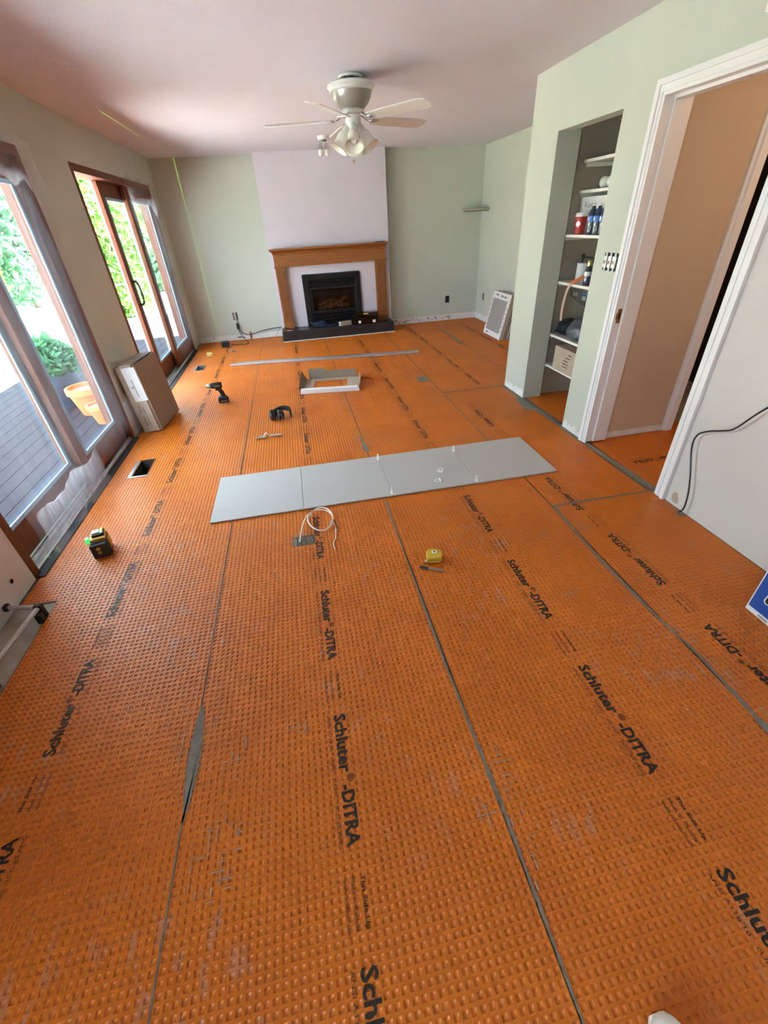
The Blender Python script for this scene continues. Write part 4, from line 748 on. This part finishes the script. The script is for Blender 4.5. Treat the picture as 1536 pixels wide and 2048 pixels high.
for k, a in enumerate((188, 258, 325, 80)):
    a = R(a); dx, dy = math.cos(a), math.sin(a); ax = Vector((dx*.66, dy*.66, -1)).normalized(); o0 = Vector((dx*.045, dy*.045, -.272))
    b = B(); lathe(b, [(0, -.02), (.018, -.02), (.022, .0), (.030, .035), (.030, .05), (0, .05)], 18, o0, ax); arm = obj('lamp_holder', b, 'fan_white', fan, True)
    b = B(); lathe(b, [(.030, .048), (.042, .062), (.046, .085), (.044, .105), (.050, .130), (.070, .158), (.073, .160), (.068, .159), (.048, .132), (.041, .105), (.040, .08), (.0, .066)], 22, o0, ax); s = obj('lamp_shade', b, 'frosted', fan, True)
    b = B(); ellipsoid(b, (0, 0, 0), (.022, .022, .030), 12, 8); bmesh.ops.transform(b, matrix=Matrix.Translation(o0+ax*.105) @ Vector((0, 0, 1)).rotation_difference(ax).to_matrix().to_4x4(), verts=b.verts); obj('bulb', b, 'frosted', s, True)
for k, (x, y, l) in enumerate(((-.026, -.07, .475), (.045, -.075, .425))):
    b = B(); tube(b, [(x, y, -.28), (x, y, -l)], .0012, 5); c = obj('pull_chain', b, 'zinc', fan); b = B(); lathe(b, [(0, 0), (.005, .003), (.0055, .02), (0, .026)], 10, (x, y, -l-.024)); obj('chain_knob', b, 'brass', c, True)
tl_ = thing('spot_light', 'small two bulb ceiling spotlight beyond the fan', 'ceiling light', (.645, 6.78, H))
b = B(); lathe(b, [(0, 0), (.068, 0), (.068, -.03), (.060, -.036), (0, -.036)], 24); obj('canopy', b, 'trim_white', tl_, True); b = B(); tube(b, [(-.03, -.01, -.036), (0, -.03, -.046), (.03, -.01, -.038)], .010, 6, 3); obj('wiring', b, 'green_wire', tl_, True)
for x in (-.045, .035):
    b = B(); tube(b, [(x, 0, -.034), (x, 0, -.075)], .006, 8); obj('stem', b, 'chrome', tl_, True); b = B(); lathe(b, [(0, -.065), (.015, -.067), (.027, -.085), (.029, -.125), (0, -.125)], 18, (x, 0, 0)); obj('lamp_holder', b, 'chrome', tl_, True)
    b = B(); lathe(b, [(0, -.122), (.024, -.124), (.033, -.15), (.030, -.172), (.018, -.186), (0, -.190)], 18, (x, 0, 0)); obj('bulb', b, 'frosted', tl_, True)

# ------------------------------------------------------------------ closet shelves and what stands on them
SHZ = [1.880, 1.685, 1.390, 1.040, .600, .322]
SHL = ['topmost white closet shelf, empty', 'white closet shelf with two round bulbs, second from the top', 'white closet shelf carrying the red cup and bottles', 'white closet shelf with the orange strap over its edge', 'white closet shelf carrying the dark bag', 'lowest white closet shelf with the cardboard carton']
for i, z in enumerate(SHZ):
    xf = 2.425 if i < 2 else 2.338
    s = thing('closet_shelf', SHL[i], 'shelf', (xf, 2.99, z), 0, 'closet shelves'); bx('shelf_board', (0, 0, -.020), (2.748-xf, .975, 0), 'shelf_white', s, .001); bx('shelf_cleat', (.02, .958, -.045), (2.748-xf, .976, -.020), 'shelf_white', s)
def bulb(y, label):
    t = thing('globe_bulb', label, 'bulb', (2.53, y, SHZ[1]), 0, 'globe bulbs'); b = B(); ellipsoid(b, (0, 0, .041), (.040, .040, .040), 18, 12); obj('globe', b, 'frosted', t, True); b = B(); lathe(b, [(0, 0), (.013, 0), (.013, .028), (0, .028)], 12, (.035, .0, .041), (1, 0, 0)); obj('screw_base', b, 'zinc', t, True)
bulb(3.80, 'white globe bulb on the closet shelf, farther from the doorway'); bulb(3.71, 'white globe bulb on the closet shelf, nearer the doorway')
cu = thing('paper_cup', 'red paper coffee cup with white maple leaf and white lid', 'cup', (2.390, 3.812, SHZ[2]))
b = B(); lathe(b, [(0, .001), (.033, .001), (.046, .122), (0, .122)], 26); obj('cup_body', b, 'red_cup', cu, True); b = B(); lathe(b, [(0, .121), (.049, .121), (.049, .130), (.044, .134), (.042, .146), (0, .147)], 26); obj('lid', b, 'white_plastic', cu, True)
lf = [(0, .030), (.004, .018), (.010, .021), (.009, .012), (.016, .013), (.013, .006), (.017, .002), (.008, -.006), (.009, -.011), (.0015, -.010), (.0015, -.018)]; lf = lf + [(-x, y) for x, y in lf[::-1] if x > 0]
b = B(); prism(b, [(x*1.2, .066+y*1.1) for x, y in lf], -.0450, -.0405, 'x'); bmesh.ops.transform(b, matrix=Matrix.Rotation(R(35), 4, 'Z'), verts=b.verts); obj('leaf_emblem', b, 'white_plastic', cu)
def bottle(y, label, x=2.392):
    t = thing('water_bottle', label, 'bottle', (x, y, SHZ[2]), 0, 'water bottles'); b = B()
    lathe(b, [(0, .001), (.028, .001), (.032, .01), (.030, .03), (.032, .04), (.030, .055), (.032, .065), (.032, .13), (.026, .155), (.013, .178), (.012, .186), (0, .186)], 20); obj('bottle_body', b, 'bottle_body', t, True)
    b = B(); lathe(b, [(.0325, .085), (.0327, .086), (.0327, .122), (.0325, .123)], 20); obj('label_band', b, 'bottle_label', t, True); b = B(); lathe(b, [(0, .186), (.014, .186), (.014, .200), (0, .200)], 14); obj('cap', b, 'white_plastic', t, True)
    bx('label_patch', (-.0335, -.008, .092), (-.0322, .008, .116), 'white_plastic', t)
bottle(3.665, 'dark blue water bottle right beside the red cup'); bottle(3.588, 'dark blue water bottle in the middle of the three'); bottle(3.511, 'dark blue water bottle nearest the doorway side'); 
wc = thing('white_carton', 'white carton with handwriting behind the water bottles', 'carton', (2.452, 3.70, SHZ[2])); bx('carton_body', (0, -.22, .001), (.12, .255, .250), 'card_white', wc, .002); text('handwriting', 'Keep', .15, .055, (-.0006, .19, .165), (R(90), 0, R(-90)), wc, m='ink_grey')
sq = thing('square_trowel', 'black handled notched trowel resting on a paper roll in the closet', 'trowel', (2.52, 3.81, 1.178), R(6)); b = B(); box(b, (-.06, -.15, 0), (.06, .15, .003)); obj('blade', b, 'steel', sq); b = B(); tube(b, [(0, -.07, .003), (0, -.06, .035), (0, .06, .035), (0, .07, .003)], .007, 8, 3); obj('handle', b, 'dark_rubber', sq, True); b = B(); lathe(b, [(0, 0), (.012, 0), (.014, .02), (.016, .032), (0, .034)], 12, (0, .07, .03)); obj('knob', b, 'black_plastic', sq, True)
ro = thing('paper_roll', 'white paper roll standing on the closet shelf under the trowel', 'roll', (2.52, 3.855, SHZ[3])); b = B(); lathe(b, [(.02, .001), (.055, .001), (.055, .135), (.02, .135)], 24); obj('roll_paper', b, 'card_white', ro, True)
sb = thing('spray_bottle', 'dark bottle with brass cap on the strap shelf', 'bottle', (2.372, 3.555, SHZ[3])); b = B(); lathe(b, [(0, .001), (.026, .001), (.028, .01), (.026, .10), (.020, .125), (.014, .14), (0, .14)], 18); obj('bottle_body', b, 'bottle_body', sb, True); b = B(); lathe(b, [(.027, .07), (.0272, .071), (.0262, .10), (.026, .101)], 18); obj('label_band', b, 'card_white', sb, True); b = B(); lathe(b, [(0, .14), (.017, .14), (.018, .165), (.014, .178), (0, .178)], 14); obj('cap', b, 'brass', sb, True)
def ribbon(name, pts, w, m, parent, wa=(0, 1, 0)):
    Q = smooth_path(pts, 6); b = B(); V = []; wa = Vector(wa)
    for i, p in enumerate(Q):
        t = (Q[min(i+1, len(Q)-1)]-Q[max(i-1, 0)]).normalized(); s = (wa - t*wa.dot(t)).normalized(); V.append((b.verts.new(p-s*w/2), b.verts.new(p+s*w/2)))
    for A, C in zip(V, V[1:]): b.faces.new((A[0], A[1], C[1], C[0]))
    bmesh.ops.solidify(b, geom=b.faces[:], thickness=.0025); return obj(name, b, m, parent, True)
stp = thing('membrane_strap', 'long curled orange strap draped over the closet shelf edge', 'strap', (0, 0, 0))
ribbon('orange_side', [(2.50, 3.44, 1.10), (2.44, 3.52, 1.125), (2.39, 3.60, 1.108), (2.355, 3.66, 1.07), (2.33, 3.70, 1.046)], .030, 'orange_strap', stp, (0, .3, 1)); ribbon('pale_side', [(2.331, 3.70, 1.047), (2.318, 3.722, 1.00), (2.314, 3.738, .93), (2.313, 3.748, .85), (2.312, 3.742, .79), (2.311, 3.736, .745)], .032, 'pink_strap', stp, (0, 1, .1))
pk = thing('clear_packet', 'clear plastic packet hanging from the closet shelf edge', 'packet', (2.334, 3.55, 1.018)); b = B(); prism(b, [(.16, .0), (-.03, .0), (-.12, -.03), (-.13, -.125), (-.06, -.115), (.14, -.065)], -.004, .0, 'x'); obj('packet_film', b, 'clear_bag', pk); b = B(); prism(b, [(-.03, -.012), (-.11, -.032), (-.115, -.045), (-.03, -.03)], -.003, -.001, 'x'); obj('header_card', b, 'bottle_label', pk); bx('packet_part', (-.003, -.09, -.078), (-.001, -.04, -.048), 'card_white', pk); bx('packet_part', (-.003, .03, -.06), (-.001, .10, -.03), 'kraft', pk)
dk = thing('cloth_cap', 'crumpled black cloth cap on the dark bag shelf', 'cap', (2.46, 3.855, SHZ[4])); b = B(); ellipsoid(b, (0, 0, .055), (.085, .100, .075), 18, 12)
for v in b.verts: v.co.z = max(.002, v.co.z + .012*math.sin(40*v.co.x)*math.cos(31*v.co.y))
obj('crown', b, 'black_cloth', dk, True); b = B(); prism(b, [(-.07+.05*math.cos(a), -.02+.07*math.sin(a)) for a in np.linspace(0, 6.28, 13)[:-1]], .030, .036); obj('brim', b, 'black_cloth', dk)
bg = thing('plastic_bag', 'dark grey plastic bag slumped on the closet shelf', 'bag', (2.44, 3.62, SHZ[4])); b = B(); ellipsoid(b, (0, 0, .06), (.095, .13, .085), 20, 14)
for v in b.verts: v.co.z = max(.002, v.co.z*(1+.18*math.sin(33*v.co.y+20*v.co.x))); v.co.x += .010*math.sin(50*v.co.z+30*v.co.y)
obj('bag_body', b, 'bag_grey', bg, True); b = B(); lathe(b, [(.0, .0), (.02, .003), (.008, .03), (.02, .045), (0, .05)], 10, (0, -.05, .135), (0, -.4, 1)); obj('knot', b, 'bag_grey', bg, True)
cb = thing('cardboard_carton', 'plain brown carton with printed lines on the lowest closet shelf', 'carton', (2.322, 3.588, SHZ[5])); bx('carton_body', (0, -.18, .001), (.22, .18, .208), 'kraft_light', cb, .003)
for i, (a, z, w) in enumerate(((-.06, .165, .055), (-.03, .135, .07), (.0, .105, .075), (.0, .08, .09), (.0, .055, .08))): bx('printed_mark', (-.0012, a-w/2-.02, z), (.0002, a+w/2-.02, z+.008), 'ink_soft', cb)

# ------------------------------------------------------------------ wall box, vent cover, hallway things
sw = thing('switch_box', 'uncovered three gang switch box beside the doorway casing', 'switch', (XR, 2.977, 1.257)); bx('box_recess', (-.002, -.072, -.052), (.001, .072, .052), 'soot_shade_black', sw)  # recess is a flat black sheet, its shade painted on
for y in (-.046, 0, .046):
    g = bx('switch', (-.012, y-.016, -.034), (-.001, y+.016, .034), 'white_plastic', sw, .002); bx('toggle', (-.020, y-.005, -.010), (-.011, y+.005, .008), 'kraft_light', g); bx('yoke', (-.006, y-.009, -.056), (-.001, y+.009, .056), 'zinc', sw)
vc = thing('vent_cover', 'white wall grille high above the doorway at the frame corner', 'grille', (XR, 2.10, 2.29)); bx('grille_frame', (-.012, -.20, -.085), (-.001, .20, .085), 'trim_white', vc, .003)
for i in range(6): bx('slat', (-.017, -.185, -.07+i*.024), (-.011, .185, -.058+i*.024), 'trim_white', vc)
bx('shadow_gap', (-.0135, -.185, -.072), (-.0115, .185, .068), 'soot_shade_black', vc)  # black sheet standing in for shade between the slats
dh = thing('door_stop', 'small dark door stop at the hallway foot of the casing', 'door stop', (2.30, 2.045, 0)); b = B(); box(b, (-.012, -.02, .001), (.012, .02, .03), .003); box(b, (-.008, -.014, .028), (.008, .014, .085), .003); obj('stop_body', b, 'dark_rubber', dh); bx('stop_tip', (-.009, -.015, .085), (.009, .015, .095), 'card_white', dh)
cl = thing('dark_bundle', 'dark cord bundle on the bare floor beyond the hallway', 'bundle', (3.35, 3.55, 0)); b = B(); tube(b, [(.16*math.cos(a), .10*math.sin(a), .02+.02*math.sin(3*a)+.004*a) for a in np.linspace(0, 12.3, 50)], .018, 7); obj('cord_loops', b, 'black_plastic', cl, True)
hl = bpy.data.lights.new('added_hall_light', 'POINT'); hl.energy = 4.0; hl.color = (1.0, 0.70, 0.42); hl.shadow_soft_size = .09  # unseen light added to warm and brighten the hallway
hlo = bpy.data.objects.new('added_hall_light', hl); COL.objects.link(hlo); hlo.location = (3.25, 1.75, 2.28)

# ------------------------------------------------------------------ outdoors
gr = struct(bx('ground_patio', (-9.0, -6, -.28), (XL-T-.02, 26, -.13), 'concrete'), 'sunlit concrete patio outside')
gr2 = struct(bx('ground_lawn', (-40, -12, -.30), (-9.0, 50, -.14), 'lawn'), 'lawn beyond the patio')
struct(bx('ground_rear', (-9, -30, -.30), (14, -2.9, -.16), 'concrete'), 'ground behind the house')
def leaves(name, label, c, rad, n, m, size, trunk=0.0, cat='shrub', group='garden shrubs'):
    t = thing(name, label, cat, (c[0], c[1], -.14), 0, group); rg = np.random.default_rng(int(abs(c[0]*100+c[1]*7)))
    d = rg.normal(size=(n, 3)); d /= np.linalg.norm(d, axis=1)[:, None]; rr = rg.uniform(.55, 1.0, n)**.6
    lump = 1+.25*np.sin(3*d[:, 0]+c[0])*np.cos(4*d[:, 1]+c[1])+.15*np.sin(7*d[:, 2]); P = d*rr[:, None]*lump[:, None]*np.array(rad)+np.array([0, 0, trunk+rad[2]*.95])
    P[:, 2] = np.maximum(P[:, 2], .03)
    a = rg.normal(size=(n, 3)); a /= np.linalg.norm(a, axis=1)[:, None]; bvec = np.cross(a, rg.normal(size=(n, 3))); bvec /= np.linalg.norm(bvec, axis=1)[:, None]; s = size*rg.uniform(.6, 1.3, n)[:, None]
    V = np.stack([P-a*s, P+bvec*s*.42, P+a*s, P-bvec*s*.42], 1).reshape(-1, 3); F = np.arange(n*4).reshape(-1, 4)
    o = nobj('foliage', V, F, m, t); o['kind'] = 'stuff'
    b = B()
    for k in range(4): an = k*1.7; tube(b, [(0.03*math.cos(an), .03*math.sin(an), 0), (.1*rad[0]*math.cos(an), .1*rad[1]*math.sin(an), trunk+.3*rad[2]), (.45*rad[0]*math.cos(an), .45*rad[1]*math.sin(an), trunk+rad[2])], [.05, .035, .015] if trunk else [.03, .02, .01], 6)
    obj('stems', b, 'bark', t, True)
leaves('garden_shrub', 'leafy shrub seen through the open gap of the far door', (-4.2, 13.0), (.85, 1.2, 1.8), 5000, 'leaf', .11)
leaves('garden_tree', 'broad tree filling the near door upper glass', (-7.9, 16.6), (1.25, 1.8, 2.2), 7000, 'leaf_blue', .15, .5, 'tree', 'garden trees')
leaves('garden_tree', 'dense tree at the left of the near door glass', (-7.6, 11.6), (1.3, 1.9, 2.2), 7000, 'leaf', .15, .5, 'tree', 'garden trees')
leaves('garden_tree', 'tree behind the fixed pane of the far door', (-4.5, 18.4), (1.3, 1.8, 2.4), 6000, 'leaf_blue', .2, .5, 'tree', 'garden trees')
po = thing('patio_planter', 'dark blue barrel planter on the patio outside the near door', 'planter', (-2.86, 5.62, -.075)); b = B(); lathe(b, [(0, .001), (.17, .001), (.23, .18), (.25, .36), (.24, .40), (.21, .40), (.20, .37), (0, .37)], 28); obj('pot', b, 'pot_blue', po, True)
rg = np.random.default_rng(5); n = 1500; d = rg.normal(size=(n, 3)); d /= np.linalg.norm(d, axis=1)[:, None]; P = d*rg.uniform(.5, 1, n)[:, None]*np.array([.30, .30, .24])+np.array([0, 0, .54]); a = rg.normal(size=(n, 3))*.045; c2 = rg.normal(size=(n, 3))*.02
o = nobj('foliage', np.stack([P-a, P+c2, P+a, P-c2], 1).reshape(-1, 3), np.arange(n*4).reshape(-1, 4), 'leaf_blue', po); o['kind'] = 'stuff'
def flower_pot(x, y, k, label):
    t = thing('flower_pot', label, 'flower pot', (x, y, -.075), 0, 'orange pots on the deck'); b = B(); lathe(b, [(0, .001), (.10*k, .001), (.145*k, .19*k), (.16*k, .19*k), (.16*k, .24*k), (.135*k, .24*k), (.13*k, .21*k), (0, .21*k)], 26); obj('pot', b, 'chair_orange', t, True)
    b = B(); lathe(b, [(0, .205*k), (.13*k, .206*k), (.06*k, .225*k), (0, .228*k)], 20); obj('soil', b, 'bark', t, True)
flower_pot(-2.42, 5.28, 1.25, 'larger orange clay pot on the deck outside the near door'); flower_pot(-2.18, 4.90, .85, 'smaller orange clay pot on the deck outside the near door')
fe = thing('garden_fence', 'weathered board fence at the back of the garden', 'fence', (-9.3, 0, -.14))
for i in range(40):
    y = 4+i*.42; bx('board', (0, y, .02), (.03, y+.40, 1.75), 'fence_wood', fe)
bx('rail', (.03, 4, .4), (.07, 20.8, .5), 'fence_wood', fe); bx('rail', (.03, 4, 1.4), (.07, 20.8, 1.5), 'fence_wood', fe)

dk_ = sempty('ground_deck', 'deck boards outside the sliding doors, house shade put into their dark colour')
for i in range(15): bx('plank', (XL-T-.03-(i+1)*.146, -6, -.10), (XL-T-.03-(i+1)*.146+.140, 12.5, -.075), 'deck_wood_shaded', dk_)
bx('deck_frame', (XL-T-.03-15*.146, -6, -.129), (XL-T-.03, 12.5, -.102), 'soot_shade_black', dk_)
